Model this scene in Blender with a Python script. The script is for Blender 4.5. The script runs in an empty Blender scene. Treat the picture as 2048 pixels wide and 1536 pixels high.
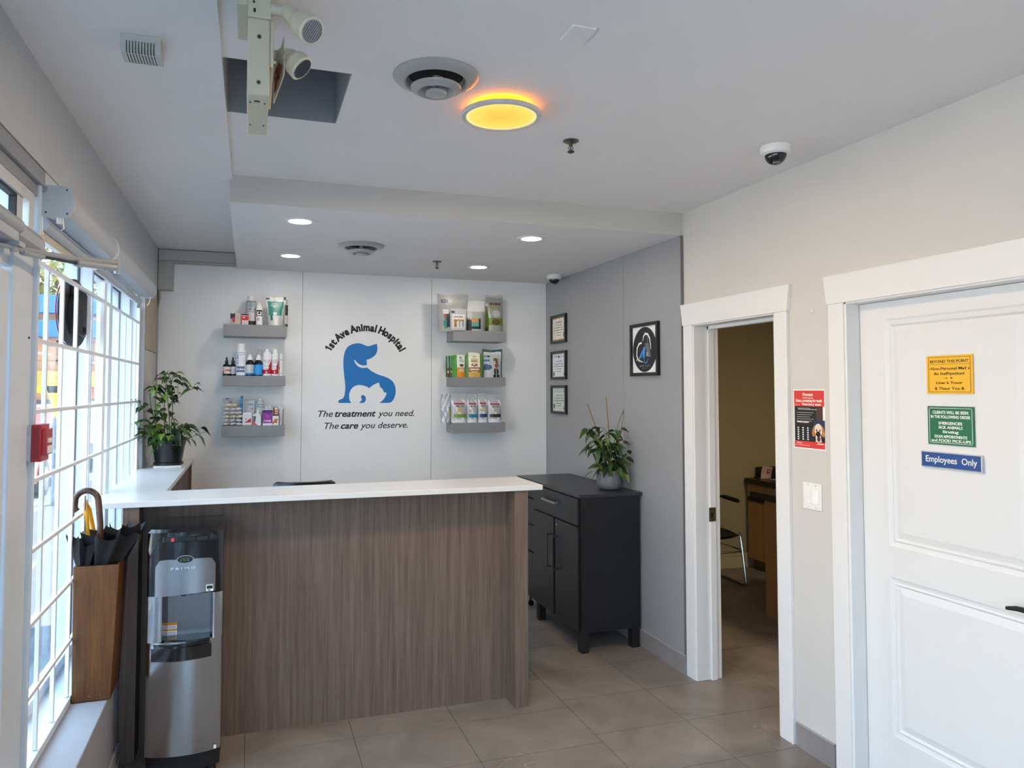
import bpy, bmesh, math, random
from math import pi, sin, cos, radians
from mathutils import Matrix, Vector
random.seed(7)
SC = bpy.context.scene
COL = SC.collection

# ------------------------------------------------------------------ camera
cam_d = bpy.data.cameras.new('camera')
cam = bpy.data.objects.new('camera', cam_d); COL.objects.link(cam)
SC.camera = cam
_yaw, _pitch, _roll = 0.3123, 0.0430, 0.0008
cam_d.sensor_width = 36.0
cam_d.lens = 36.0 * 1465.15 / 2048
cam_d.shift_x = (1024 - 973.37) / 2048
cam_d.shift_y = (717.55 - 768) / 2048
cam_d.clip_start = 0.05
cam.location = (0, 0, 1.6625)
_f = Vector((sin(_yaw)*cos(_pitch), cos(_yaw)*cos(_pitch), sin(_pitch)))
_r = Vector((cos(_yaw), -sin(_yaw), 0)); _u = _r.cross(_f)
_r2 = _r*cos(_roll) + _u*sin(_roll); _u2 = -_r*sin(_roll) + _u*cos(_roll)
cam.rotation_euler = Matrix((( _r2.x, _u2.x, -_f.x), (_r2.y, _u2.y, -_f.y), (_r2.z, _u2.z, -_f.z))).to_euler()

# ------------------------------------------------------------------ world, sky light, exposure
w = bpy.data.worlds.new('world'); SC.world = w
w.use_nodes = True
bgn = w.node_tree.nodes['Background']
bgn.inputs[0].default_value = (0.50, 0.73, 1.0, 1)
bgn.inputs[1].default_value = 9.0
SC.view_settings.view_transform = 'Standard'
SC.view_settings.look = 'None'
SC.view_settings.exposure = -0.12
SC.view_settings.gamma = 1.0
SC.view_settings.use_curve_mapping = False
SC.cycles.max_bounces = 10
SC.cycles.diffuse_bounces = 6
SC.cycles.transparent_max_bounces = 16
SC.cycles.sample_clamp_indirect = 6.0
SC.cycles.use_denoising = True

sun_d = bpy.data.lights.new('sun', 'SUN'); sun_d.energy = 38.0; sun_d.angle = 0.01; sun_d.color = (1.0, .85, .70)
sun = bpy.data.objects.new('sun', sun_d); COL.objects.link(sun); sun.location = (6, 0, 9)
sun.rotation_euler = Vector((-.60, -.10, -.79)).to_track_quat('-Z', 'Y').to_euler()

def portal(name, loc, rot, sx, sy):
    l = bpy.data.lights.new(name, 'AREA'); l.shape = 'RECTANGLE'; l.size = sx; l.size_y = sy
    l.cycles.is_portal = True
    o = bpy.data.objects.new(name, l); COL.objects.link(o)
    o.location = loc; o.rotation_euler = rot
    return o
# portals over the openings, the rear one added (they only steer sky-light sampling, they emit nothing)
portal('portal_window', (-1.0, 4.0, 1.4), (0, -pi/2, 0), 2.1, 2.6)
portal('portal_door', (-1.0, 1.85, 1.25), (0, -pi/2, 0), 2.4, 1.5)
portal('portal_side', (-1.0, -0.9, 1.4), (0, -pi/2, 0), 2.2, 3.6)
portal('portal_rear', (-.07, -2.95, 1.4), (pi/2, 0, 0), 1.0, 2.3)

def area_light(name, loc, rot, size, power, color, shape='DISK', spread=None):
    l = bpy.data.lights.new(name, 'AREA'); l.shape = shape; l.size = size
    l.energy = power; l.color = color
    if spread: l.spread = spread
    o = bpy.data.objects.new(name, l); COL.objects.link(o)
    o.location = loc; o.rotation_euler = rot
    return o

# ------------------------------------------------------------------ helpers: colour and materials
def lin(c):
    if isinstance(c, str):
        c = c.lstrip('#'); c = tuple(int(c[i:i+2], 16)/255 for i in (0, 2, 4))
    return tuple((x/12.92 if x <= 0.04045 else ((x+0.055)/1.055)**2.4) for x in c)

_M = {}
def mat(name, color, rough=0.5, metal=0.0, noise=0.06, scale=12.0, stretch=(1, 1, 1), bump=0.0, bscale=None,
        emis=0.0, ecol=None, coat=0.0, spec=0.5, alpha=1.0):
    if name in _M: return _M[name]
    m = bpy.data.materials.new(name); m.use_nodes = True
    nt = m.node_tree; n = nt.nodes; L = nt.links
    b = n['Principled BSDF']
    c = lin(color)
    tc = n.new('ShaderNodeTexCoord'); mp = n.new('ShaderNodeMapping')
    mp.inputs['Scale'].default_value = stretch
    L.new(tc.outputs['Object'], mp.inputs['Vector'])
    nz = n.new('ShaderNodeTexNoise'); nz.inputs['Scale'].default_value = scale; nz.inputs['Detail'].default_value = 4
    L.new(mp.outputs[0], nz.inputs['Vector'])
    r = n.new('ShaderNodeValToRGB')
    lo = tuple(max(0, x*(1-noise)) for x in c); hi = tuple(min(1, x*(1+noise)) for x in c)
    r.color_ramp.elements[0].position = 0.3; r.color_ramp.elements[1].position = 0.7
    r.color_ramp.elements[0].color = (*lo, 1); r.color_ramp.elements[1].color = (*hi, 1)
    L.new(nz.outputs['Fac'], r.inputs[0]); L.new(r.outputs[0], b.inputs['Base Color'])
    b.inputs['Roughness'].default_value = rough; b.inputs['Metallic'].default_value = metal
    b.inputs['Specular IOR Level'].default_value = spec
    b.inputs['Coat Weight'].default_value = coat
    b.inputs['Alpha'].default_value = alpha
    if bump:
        nb = n.new('ShaderNodeTexNoise'); nb.inputs['Scale'].default_value = bscale or scale*6; nb.inputs['Detail'].default_value = 3
        L.new(mp.outputs[0], nb.inputs['Vector'])
        bp = n.new('ShaderNodeBump'); bp.inputs['Strength'].default_value = bump; bp.inputs['Distance'].default_value = 0.002
        L.new(nb.outputs['Fac'], bp.inputs['Height']); L.new(bp.outputs[0], b.inputs['Normal'])
    if emis:
        b.inputs['Emission Color'].default_value = (*(lin(ecol) if ecol else c), 1)
        b.inputs['Emission Strength'].default_value = emis
    _M[name] = m
    return m

def wood(name, c1, c2, c3, sc=3.0, st=(14, 14, 0.6), rough=0.5, spec=0.4):
    m = bpy.data.materials.new(name); m.use_nodes = True; _M[name] = m
    nt = m.node_tree; n = nt.nodes; L = nt.links; b = n['Principled BSDF']
    tc = n.new('ShaderNodeTexCoord'); mp = n.new('ShaderNodeMapping'); mp.inputs['Scale'].default_value = st
    L.new(tc.outputs['Object'], mp.inputs['Vector'])
    n1 = n.new('ShaderNodeTexNoise'); n1.inputs['Scale'].default_value = sc; n1.inputs['Detail'].default_value = 8; n1.inputs['Roughness'].default_value = 0.65
    n1.inputs['Distortion'].default_value = 0.25
    mp2 = n.new('ShaderNodeMapping'); mp2.inputs['Scale'].default_value = (st[0]*5, st[1]*5, st[2]*2)
    n2 = n.new('ShaderNodeTexNoise'); n2.inputs['Scale'].default_value = sc*1.7; n2.inputs['Detail'].default_value = 4
    L.new(mp.outputs[0], n1.inputs['Vector']); L.new(tc.outputs['Object'], mp2.inputs['Vector']); L.new(mp2.outputs[0], n2.inputs['Vector'])
    r = n.new('ShaderNodeValToRGB'); e = r.color_ramp.elements
    e[0].position = 0.33; e[0].color = (*lin(c1), 1); e[1].position = 0.68; e[1].color = (*lin(c3), 1)
    x = e.new(0.5); x.color = (*lin(c2), 1)
    mx = n.new('ShaderNodeMix'); mx.data_type = 'FLOAT'; mx.inputs[0].default_value = 0.35
    L.new(n1.outputs['Fac'], mx.inputs[2]); L.new(n2.outputs['Fac'], mx.inputs[3]); L.new(mx.outputs[0], r.inputs[0])
    L.new(r.outputs[0], b.inputs['Base Color']); b.inputs['Roughness'].default_value = rough
    b.inputs['Specular IOR Level'].default_value = spec
    bp = n.new('ShaderNodeBump'); bp.inputs['Strength'].default_value = 0.15; bp.inputs['Distance'].default_value = 0.001
    L.new(n2.outputs['Fac'], bp.inputs['Height']); L.new(bp.outputs[0], b.inputs['Normal'])
    return m

def tile_mat(name, lo, hi, vein, rough):
    m = bpy.data.materials.new(name); m.use_nodes = True; _M[name] = m
    nt = m.node_tree; n = nt.nodes; L = nt.links; b = n['Principled BSDF']
    tc = n.new('ShaderNodeTexCoord')
    n1 = n.new('ShaderNodeTexNoise'); n1.inputs['Scale'].default_value = 3.2; n1.inputs['Detail'].default_value = 9; n1.inputs['Roughness'].default_value = 0.62; n1.inputs['Distortion'].default_value = 0.6
    L.new(tc.outputs['Object'], n1.inputs['Vector'])
    r = n.new('ShaderNodeValToRGB'); e = r.color_ramp.elements
    e[0].position = 0.32; e[0].color = (*lin(lo), 1); e[1].position = 0.7; e[1].color = (*lin(hi), 1)
    L.new(n1.outputs['Fac'], r.inputs[0])
    # thin wandering pale veins: where a low-frequency distorted noise crosses its middle value
    n2 = n.new('ShaderNodeTexNoise'); n2.inputs['Scale'].default_value = 1.7; n2.inputs['Detail'].default_value = 3; n2.inputs['Distortion'].default_value = 1.6
    L.new(tc.outputs['Object'], n2.inputs['Vector'])
    s = n.new('ShaderNodeMath'); s.operation = 'SUBTRACT'; s.inputs[1].default_value = 0.5; L.new(n2.outputs['Fac'], s.inputs[0])
    a = n.new('ShaderNodeMath'); a.operation = 'ABSOLUTE'; L.new(s.outputs[0], a.inputs[0])
    v = n.new('ShaderNodeMapRange'); v.inputs[1].default_value = 0.0; v.inputs[2].default_value = 0.004; v.inputs[3].default_value = 1.0; v.inputs[4].default_value = 0.0
    L.new(a.outputs[0], v.inputs[0])
    n3 = n.new('ShaderNodeTexNoise'); n3.inputs['Scale'].default_value = 2.3; n3.inputs['W' if False else 'Detail'].default_value = 1
    L.new(tc.outputs['Object'], n3.inputs['Vector'])
    g = n.new('ShaderNodeMapRange'); g.inputs[1].default_value = 0.55; g.inputs[2].default_value = 0.68; L.new(n3.outputs['Fac'], g.inputs[0])
    mu = n.new('ShaderNodeMath'); mu.operation = 'MULTIPLY'; L.new(v.outputs[0], mu.inputs[0]); L.new(g.outputs[0], mu.inputs[1])
    mx = n.new('ShaderNodeMix'); mx.data_type = 'RGBA'; mx.inputs[7].default_value = (*lin(vein), 1)
    m3 = n.new('ShaderNodeMath'); m3.operation = 'MULTIPLY'; m3.inputs[1].default_value = 0.4; L.new(mu.outputs[0], m3.inputs[0])
    L.new(m3.outputs[0], mx.inputs[0]); L.new(r.outputs[0], mx.inputs[6]); L.new(mx.outputs[2], b.inputs['Base Color'])
    b.inputs['Roughness'].default_value = rough
    b.inputs['Specular IOR Level'].default_value = 0.45
    return m

def glass_mat(name, tint=(1, 1, 1), gloss=0.09):
    m = bpy.data.materials.new(name); m.use_nodes = True; _M[name] = m
    nt = m.node_tree; n = nt.nodes; L = nt.links
    for x in list(n):
        if x.type != 'OUTPUT_MATERIAL': n.remove(x)
    out = [x for x in n if x.type == 'OUTPUT_MATERIAL'][0]
    t = n.new('ShaderNodeBsdfTransparent'); t.inputs[0].default_value = (*tint, 1)
    g = n.new('ShaderNodeBsdfGlossy'); g.inputs['Roughness'].default_value = 0.02
    mx = n.new('ShaderNodeMixShader')
    lw = n.new('ShaderNodeLayerWeight'); lw.inputs[0].default_value = 0.5
    pw = n.new('ShaderNodeMath'); pw.operation = 'POWER'; pw.inputs[1].default_value = 4.0; L.new(lw.outputs['Facing'], pw.inputs[0])
    ma = n.new('ShaderNodeMath'); ma.operation = 'MULTIPLY_ADD'; ma.inputs[1].default_value = 0.55; ma.inputs[2].default_value = 0.02; L.new(pw.outputs[0], ma.inputs[0])
    L.new(ma.outputs[0], mx.inputs[0]); L.new(t.outputs[0], mx.inputs[1]); L.new(g.outputs[0], mx.inputs[2])
    L.new(mx.outputs[0], out.inputs[0])
    return m

# ------------------------------------------------------------------ helpers: meshes
class MB:
    """Collects shapes in world coordinates; build() links them as ONE mesh object."""
    def __init__(s, M=None):
        s.v = []; s.f = []; s.mi = []; s.M = M
    def add(s, vs, fs, mi=0, M=None):
        o = len(s.v)
        for p in vs:
            p = Vector(p)
            if M is not None: p = M @ p
            if s.M is not None: p = s.M @ p
            s.v.append(p)
        for k, f in enumerate(fs):
            s.f.append([o+i for i in f]); s.mi.append(mi[k] if isinstance(mi, list) else mi)
        return s
    def box(s, x0, x1, y0, y1, z0, z1, mi=0, M=None):
        vs = [(x, y, z) for x in (x0, x1) for y in (y0, y1) for z in (z0, z1)]
        fs = [(0,1,3,2),(4,6,7,5),(0,4,5,1),(2,3,7,6),(0,2,6,4),(1,5,7,3)]
        return s.add(vs, fs, mi, M)
    def cyl(s, p0, p1, r0, r1=None, n=20, mi=0, M=None, caps=True):
        r1 = r0 if r1 is None else r1
        p0 = Vector(p0); p1 = Vector(p1); d = (p1-p0).normalized()
        a = d.orthogonal().normalized(); b = d.cross(a)
        vs = []
        for p, r in ((p0, r0), (p1, r1)):
            for i in range(n):
                t = 2*pi*i/n; vs.append(p + a*r*cos(t) + b*r*sin(t))
        fs = [(i, (i+1) % n, n+(i+1) % n, n+i) for i in range(n)]
        if caps: fs += [tuple(range(n-1, -1, -1)), tuple(range(n, 2*n))]
        return s.add(vs, fs, mi, M)
    def tube(s, pts, r, n=8, mi=0, M=None, caps=True):
        pts = [Vector(p) for p in pts]; k = len(pts)
        rr = r if isinstance(r, (list, tuple)) else [r]*k
        vs = []; a = None
        for i, p in enumerate(pts):
            d = (pts[min(i+1, k-1)] - pts[max(i-1, 0)]).normalized()
            if a is None: a = d.orthogonal().normalized()
            else: a = (a - d*a.dot(d)).normalized()
            b = d.cross(a)
            for j in range(n):
                t = 2*pi*j/n; vs.append(p + (a*cos(t) + b*sin(t))*rr[i])
        fs = [(i*n+j, i*n+(j+1) % n, (i+1)*n+(j+1) % n, (i+1)*n+j) for i in range(k-1) for j in range(n)]
        if caps: fs += [tuple(range(n-1, -1, -1)), tuple(range((k-1)*n, k*n))]
        return s.add(vs, fs, mi, M)
    def lathe(s, prof, c=(0, 0, 0), n=32, mi=0, M=None, sx=1, sy=1, cap=True, pat=None):
        """prof: list of (radius, z)."""
        vs = []; fs = []; mis = []
        k = len(prof)
        for r, z in prof:
            for j in range(n):
                t = 2*pi*j/n; vs.append((c[0]+r*cos(t)*sx, c[1]+r*sin(t)*sy, c[2]+z))
        for i in range(k-1):
            for j in range(n):
                fs.append((i*n+j, i*n+(j+1) % n, (i+1)*n+(j+1) % n, (i+1)*n+j))
                mis.append(pat((j+.5)/n, (prof[i][1]+prof[i+1][1])/2) if pat else mi)
        if cap:
            fs.append(tuple(range(n-1, -1, -1))); mis.append(mi if not pat else pat(0, -1))
            fs.append(tuple(range((k-1)*n, k*n))); mis.append(mi if not pat else pat(0, 99))
        return s.add(vs, fs, mis, M)
    def prism(s, poly, t, mi=0, M=None):
        """polygon in local xy extruded along local z from 0 to t; M places it."""
        k = len(poly)
        from mathutils.geometry import tessellate_polygon
        tri = tessellate_polygon([[Vector((p[0], p[1], 0)) for p in poly]])
        vs = [(p[0], p[1], 0) for p in poly] + [(p[0], p[1], t) for p in poly]
        fs = [tuple(x) for x in tri] + [tuple(i+k for i in x) for x in tri]
        fs += [(i, (i+1) % k, k+(i+1) % k, k+i) for i in range(k)]
        return s.add(vs, fs, mi, M)
    def text(s, txt, size, M, bold=0.0, shear=0.0, sx=1.0, mi=0, align='CENTER', width=None, depth=0.0004):
        cu = bpy.data.curves.new('t', 'FONT'); cu.body = txt; cu.size = size; cu.shear = shear
        cu.offset = bold; cu.align_x = align; cu.resolution_u = 3; cu.extrude = depth
        o = bpy.data.objects.new('t', cu); COL.objects.link(o)
        dg = bpy.context.evaluated_depsgraph_get(); me = o.evaluated_get(dg).to_mesh()
        vs = [v.co.copy() for v in me.vertices]; fs = [tuple(p.vertices) for p in me.polygons]
        o.evaluated_get(dg).to_mesh_clear(); bpy.data.objects.remove(o); bpy.data.curves.remove(cu)
        if not vs: return s
        if width is not None:
            x0 = min(v.x for v in vs); x1 = max(v.x for v in vs)
            kx = width/max(1e-6, x1-x0)
            cxx = {'CENTER': (x0+x1)/2, 'LEFT': x0, 'RIGHT': x1}[align]
            for v in vs: v.x = (v.x-cxx)*kx
        else:
            for v in vs: v.x *= sx
        return s.add(vs, fs, mi, M)
    def build(s, name, mats, parent=None, smooth=True, bev=0.0, seg=2, ang=35, fix=True):
        me = bpy.data.meshes.new(name)
        off = parent_origin(parent)
        me.from_pydata([tuple(v-off) for v in s.v], [], s.f)
        if not isinstance(mats, (list, tuple)): mats = [mats]
        for m in mats: me.materials.append(m)
        for p, m in zip(me.polygons, s.mi): p.material_index = m
        if fix:
            bm = bmesh.new(); bm.from_mesh(me); bmesh.ops.recalc_face_normals(bm, faces=bm.faces); bm.to_mesh(me); bm.free()
        if smooth:
            me.shade_smooth(); me.set_sharp_from_angle(angle=radians(ang))
        me.update()
        o = bpy.data.objects.new(name, me); COL.objects.link(o)
        if parent is not None: o.parent = parent
        if bev:
            b = o.modifiers.new('bevel', 'BEVEL'); b.width = bev; b.segments = seg; b.limit_method = 'ANGLE'; b.angle_limit = radians(40)
            b.harden_normals = False
        return o

def parent_origin(p):
    v = Vector((0, 0, 0))
    while p is not None:
        v += Vector(p.location); p = p.parent
    return v

def thing(name, loc, label, cat, group=None):
    o = bpy.data.objects.new(name, None); COL.objects.link(o)
    o.empty_display_size = 0.05; o.location = loc
    o['label'] = label; o['category'] = cat
    if group: o['group'] = group
    return o
def tag(o, label, cat, group=None, kind=None):
    o['label'] = label; o['category'] = cat
    if group: o['group'] = group
    if kind: o['kind'] = kind
    return o
def struct(o):
    o['kind'] = 'structure'; return o

def FB(x, y, z):   # a surface facing -Y (back wall): local x -> +X, local y -> +Z
    return Matrix(((1,0,0,x),(0,0,-1,y),(0,1,0,z),(0,0,0,1)))
def FR(x, y, z):   # a surface facing -X (right wall): local x -> -Y
    return Matrix(((0,0,-1,x),(-1,0,0,y),(0,1,0,z),(0,0,0,1)))
def FL(x, y, z):   # a surface facing +X (left wall): local x -> +Y
    return Matrix(((0,0,1,x),(1,0,0,y),(0,1,0,z),(0,0,0,1)))
def FD(x, y, z):   # a surface facing down (ceiling): lathe profiles hang down
    return Matrix(((1,0,0,x),(0,-1,0,y),(0,0,-1,z),(0,0,0,1)))

# ------------------------------------------------------------------ materials
m_ceil = mat('ceiling_paint', '#e8e5e4', 0.8, noise=0.015, scale=3, bump=0.05, bscale=90)
m_wall_l = mat('left_wall_paint', '#bfc1c4', 0.75, noise=0.02, scale=3, bump=0.05, bscale=90)
m_wall_b = mat('back_wall_laminate', '#f3f2ef', 0.38, noise=0.01, scale=2)
m_wall_r = mat('right_wall_paint', '#cfcac4', 0.7, noise=0.015, scale=3, bump=0.05, bscale=90)
m_panel = mat('grey_laminate_panel', '#98989a', 0.42, noise=0.015, scale=2)
m_trim = mat('white_trim_paint', '#e6e4e2', 0.38, noise=0.008)
m_door = mat('white_door_paint', '#e2e1e0', 0.4, noise=0.008)
m_alu = mat('white_aluminium_frame', '#cdd6e0', 0.42, noise=0.03, scale=8)
m_alug = mat('grey_aluminium_frame', '#8e9196', 0.45, noise=0.04, scale=8)
m_gask = mat('black_gasket', '#1a1b1d', 0.6)
m_glass = glass_mat('window_glass', (0.97, 0.99, 0.99))
m_tile = tile_mat('grey_brown_floor_tile', '#6f665f', '#8c827a', '#c4bbb0', 0.34)
m_grout = mat('dark_grout', '#4a4440', 0.9, noise=0.1)
m_base = tile_mat('baseboard_tile', '#847c79', '#979090', '#b8b2ac', 0.4)
m_sill = mat('sill_paint', '#97979d', 0.55, noise=0.03)
m_black = mat('black_plastic', '#0c0d0f', 0.3, noise=0.05)
m_blackm = mat('matt_black', '#0f1012', 0.6, noise=0.08)
m_white = mat('white_plastic', '#ecebe8', 0.35, noise=0.02)
m_chrome = mat('chrome', '#c9c9c9', 0.15, 1.0, noise=0.03)
m_olive = mat('back_room_paint', '#a79a78', 0.8, noise=0.02, scale=3)
m_seam = mat('seam_shadow_gap', '#8d8b88', 0.8)

# ================================================================== THE ROOM
XL, XR, YB, YR = -0.6575, 2.4702, 5.9115, -2.7
ZC, ZL, ZB, YS = 2.7305, 2.5948, 2.7052, 3.8074
XBE, XLE = -0.0987, -0.1087
XG = 2.452

# floor: tiles with real grout gaps
b = MB(); b.box(-1.0, 5.3, YR-.2, 6.1, -0.06, -0.0015, 1)
xl = [-1.0, -0.51, 0.0, 0.497, 1.008, 1.612, 2.117, 2.81, 3.31, 3.81, 4.31, 4.81, 5.3]
for i in range(len(xl)-1):
    y = (3.60 if xl[i] < 1.61 else 3.68) - 0.4*16
    while y < 6.1:
        ya, yb = max(y, YR-.2), min(y+0.4, 6.1)
        if yb-ya > 0.02: b.box(xl[i]+.0016, xl[i+1]-.0016, ya+.0016, yb-.0016, -0.01, 0.0, 0)
        y += 0.4
struct(b.build('floor', [m_tile, m_grout], smooth=False))

# back wall with laminate seams
b = MB(); b.box(-0.86, 2.7, YB, YB+.12, -.05, 2.8)
for x in (0.385, 1.427): b.box(x-.0015, x+.0015, YB-.0006, YB+.001, 0, ZL, 1)
struct(b.build('wall_back', [m_wall_b, m_seam], smooth=False))

# right wall with two door openings (and the stretch behind the viewer)
b = MB(); XR2 = XR+.14
b.box(XR, XR2, 3.70, YB, 0, 2.8); b.box(XR, XR2, 2.985, 3.70, 2.062, 2.8)
b.box(XR, XR2, 2.555, 2.985, 0, 2.8); b.box(XR, XR2, 1.64, 2.555, 2.062, 2.8); b.box(XR, XR2, YR, 1.64, 0, 2.8)
struct(b.build('wall_right', m_wall_r, smooth=False))
# grey panelling on the far part of the right wall
b = MB(); b.box(XG, XR, 3.807, 4.5145, 0, ZL); b.box(XG, XR, 4.5175, YB, 0, ZL)
struct(b.build('wall_right_panelling', m_panel, smooth=False))
mdk = mat('panel_edge', '#77726d', 0.7)
b = MB(); b.box(XG-.0004, XR, 3.8005, 3.807, 0, ZL)
struct(b.build('trim_1', mdk, smooth=False))
# baseboards of tile along the right wall
b = MB(); b.box(XG-.009, XG, 3.787, 4.29, 0, .109); b.box(XG-.009, XG, 4.3, YB, 0, .109)
b.box(XR-.009, XR, 2.655, 2.893, 0, .109); b.box(XR-.009, XR, YR, 1.54, 0, .109)
b.box(XG-.011, XG, 3.787, 4.29, .107, .112, 1); b.box(XR-.011, XR, 2.655, 2.893, .107, .112, 1)
struct(b.build('baseboard_right', [m_base, mat('baseboard_edge', '#a9a4a2', .4)], smooth=False))

# left wall: header over the glazing, solid stub at the far end, knee wall with sill
b = MB()
b.box(-0.86, XL, YR, YB, 2.392, 2.8)
b.box(-0.86, XL, 5.205, YB, 0, 2.392)
struct(b.build('wall_left', m_wall_l, smooth=False))
b = MB(); b.box(-0.86, -0.54, 2.76, 5.205, 0, 0.388); b.box(-0.86, -0.54, YR, 0.9, 0, 0.388)
struct(b.build('wall_left_knee', m_sill, smooth=False, bev=.004))
b = MB(); b.box(-.54, -.528, 2.76, 3.66, 0, .10); b.box(-.528, -.522, 2.76, 3.66, .03, .045)
struct(b.build('baseboard_left', m_sill, smooth=False, bev=.002))
# rear wall behind the viewer, with an unseen window added for light and reflections
b = MB(); b.box(-.86, 2.7, YR-.12, YR, 0, .35); b.box(-.86, 2.7, YR-.12, YR, 2.5, 2.8)
b.box(-.86, -.55, YR-.12, YR, .35, 2.5); b.box(.43, 2.7, YR-.12, YR, .35, 2.5)
struct(b.build('wall_rear', m_wall_r, smooth=False))
b = MB()
for x in (-.55, .38): b.box(x, x+.05, YR-.09, YR-.03, .35, 2.5)
b.box(-.55, .43, YR-.09, YR-.03, .35, .40); b.box(-.55, .43, YR-.09, YR-.03, 2.45, 2.5)
b.box(-.5, .38, YR-.063, YR-.057, .40, 2.45, 1)
struct(b.build('window_rear_fill', [m_alu, m_glass], smooth=False))

# ceilings
HX0, HX1, HY0, HY1 = XBE, 0.3135, 2.4555, 2.943
b = MB()
b.box(XBE, XR2, YR, HY0, ZC, 2.95); b.box(HX1, XR2, HY0, HY1, ZC, 2.95); b.box(XBE, XR2, HY1, YS, ZC, 2.95)
b.box(HX0, HX1, HY0-.02, HY0, 2.95, 3.4); b.box(HX0, HX1, HY1, HY1+.02, 2.95, 3.4)
b.box(HX1, HX1+.02, HY0-.02, HY1+.02, 2.95, 3.4); b.box(HX0-.02, HX0, HY0-.02, HY1+.02, 2.85, 3.4); b.box(HX0-.02, HX1+.02, HY0-.02, HY1+.02, 3.4, 3.45)
struct(b.build('ceiling', m_ceil, smooth=False))
m_shade = mat('recess_shade_grey', '#94969a', .8, noise=.03)  # thin lining panels in darker grey: painted shade inside the recess
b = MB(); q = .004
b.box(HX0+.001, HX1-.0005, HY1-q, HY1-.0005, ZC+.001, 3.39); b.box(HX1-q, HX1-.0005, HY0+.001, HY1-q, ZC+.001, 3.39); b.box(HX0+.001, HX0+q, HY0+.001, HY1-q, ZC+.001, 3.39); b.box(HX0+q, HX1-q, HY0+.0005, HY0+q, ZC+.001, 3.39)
struct(b.build('ceiling_recess', m_shade, smooth=False))
b = MB(); b.box(XL, XBE, YR, YB, ZB, 2.85); b.box(-.87, 5.35, YR-.12, YB+.12, 3.6, 3.7)  # upper slab: unseen roof added to block sky light
struct(b.build('ceiling_left', m_ceil, smooth=False))
b = MB(); b.box(XLE, XR2, YS, YB, ZL, 2.95)
struct(b.build('ceiling_back', m_ceil, smooth=False))
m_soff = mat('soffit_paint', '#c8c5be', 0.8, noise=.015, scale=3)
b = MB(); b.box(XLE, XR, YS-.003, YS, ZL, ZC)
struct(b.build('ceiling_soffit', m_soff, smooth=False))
# boxed-in corner trim on the back wall under the left ceiling
m_bx = mat('boxing_paint', '#b9b7b0', .7, noise=.02)
b = MB(); b.box(XL+.004, -.1095, 5.842, YB, 2.622, 2.700); b.box(XL+.004, -.1095, 5.85, YB, 2.606, 2.620)
b.box(XL+.004, -.563, 5.842, YB, 2.402, 2.604); b.box(-.563, -.553, 5.848, YB, 2.402, 2.604)
b.cyl((-.565, 5.842, 2.41), (-.565, 5.84, 2.41), .003, mi=0)
b.box(XL, -.1095, 5.86, YB, 2.700, 2.705, 1); b.box(XL, XL+.004, 5.842, YB, 2.0, 2.705, 1)
struct(b.build('trim_2', [m_bx, m_gask], smooth=False))
mcab = mat('grey_cable', '#a8a8a4', .5)
b = MB(); b.tube([(XL+.012, 5.835, 2.40), (XL+.02, 5.83, 2.34), (XL+.006, 5.84, 2.25), (XL+.006, 5.845, 1.5), (XL+.006, 5.845, 1.16)], .006, mi=0)
tag(b.build('cable', mcab), 'thin grey cable running down the far left corner beside the back wall', 'cable')

# ------------------------------------------------------------------ back room behind the open doorway
b = MB(); b.box(XR2, 5.25, YB, YB+.12, 0, 2.8); b.box(5.25, 5.35, -2.82, YB+.12, 0, 3.6); b.box(XR2, 5.25, 1.4, 1.5, 0, 2.8); b.box(2.7, 5.35, -2.82, -2.7, 0, 3.6)
struct(b.build('wall_back_room', m_olive, smooth=False))
b = MB(); b.box(XR2-.13, 5.35, 1.4, YB+.12, 2.55, 2.65)
struct(b.build('ceiling_back_room', m_ceil, smooth=False))
m_bb2 = mat('cream_baseboard', '#c2b58f', .5)
b = MB(); b.box(XR2, 4.56, YB-.015, YB, 0, .12); b.box(XR2, 4.56, YB-.02, YB, .112, .128)
struct(b.build('baseboard_back_room', m_bb2, smooth=False, bev=.002))

# ------------------------------------------------------------------ door casings (right wall)
def casing(name, y0, y1, left=True, right=True, hy0=None, hy1=None):
    """door surround: y0 < y1 opening edges seen from the room; header board flares at its ends"""
    XC = 2.452
    root = bpy.data.objects.new(name, None); COL.objects.link(root); root.location = (XR, (y0+y1)/2, 0)
    root['kind'] = 'structure'
    b = MB(); b.box(XC, XR, y1, y1+.088, 0, 2.046); b.build('casing', m_trim, root, smooth=False, bev=.002)
    b = MB(); b.box(XC, XR, y0-.088, y0, 0, 2.046); b.build('casing', m_trim, root, smooth=False, bev=.002)
    b = MB(); c = [(-(y1+.094), 2.046), (-(y0-.094), 2.046), (-(y0-.112), 2.172), (-(y1+.112), 2.172)]
    b.prism(c, .022, M=FR(XR, 0, 0)); b.build('header', m_trim, root, smooth=False, bev=.002)
    # jamb lining with a door stop
    b = MB()
    b.box(XR-.012, XR2+.012, y1-.012, y1+.001, 0, 2.05); b.box(XR-.012, XR2+.012, y0-.001, y0+.012, 0, 2.05)
    b.box(XR-.012, XR2+.012, y0, y1, 2.038, 2.052)
    b.box(XR+.078, XR+.115, y1-.026, y1-.012, 0, 2.04); b.box(XR+.078, XR+.115, y0+.012, y0+.026, 0, 2.04)
    b.box(XR+.078, XR+.115, y0+.012, y1-.012, 2.02, 2.04)
    b.build('jamb', m_trim, root, smooth=False, bev=.0015)
    return root
d1 = casing('door_2', 2.990, 3.697)
b = MB(); b.box(XR+.068, XR+.112, 3.668, 3.6705, .905, .985, 0)
b.box(XR+.08, XR+.092, 3.667, 3.6688, .93, .955, 1); b.cyl((XR+.09, 3.6685, .915), (XR+.09, 3.666, .915), .004, mi=1)
b.build('strike_plate', [mat('brushed_nickel', '#8a8680', .35, 1), m_black], d1)
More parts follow.
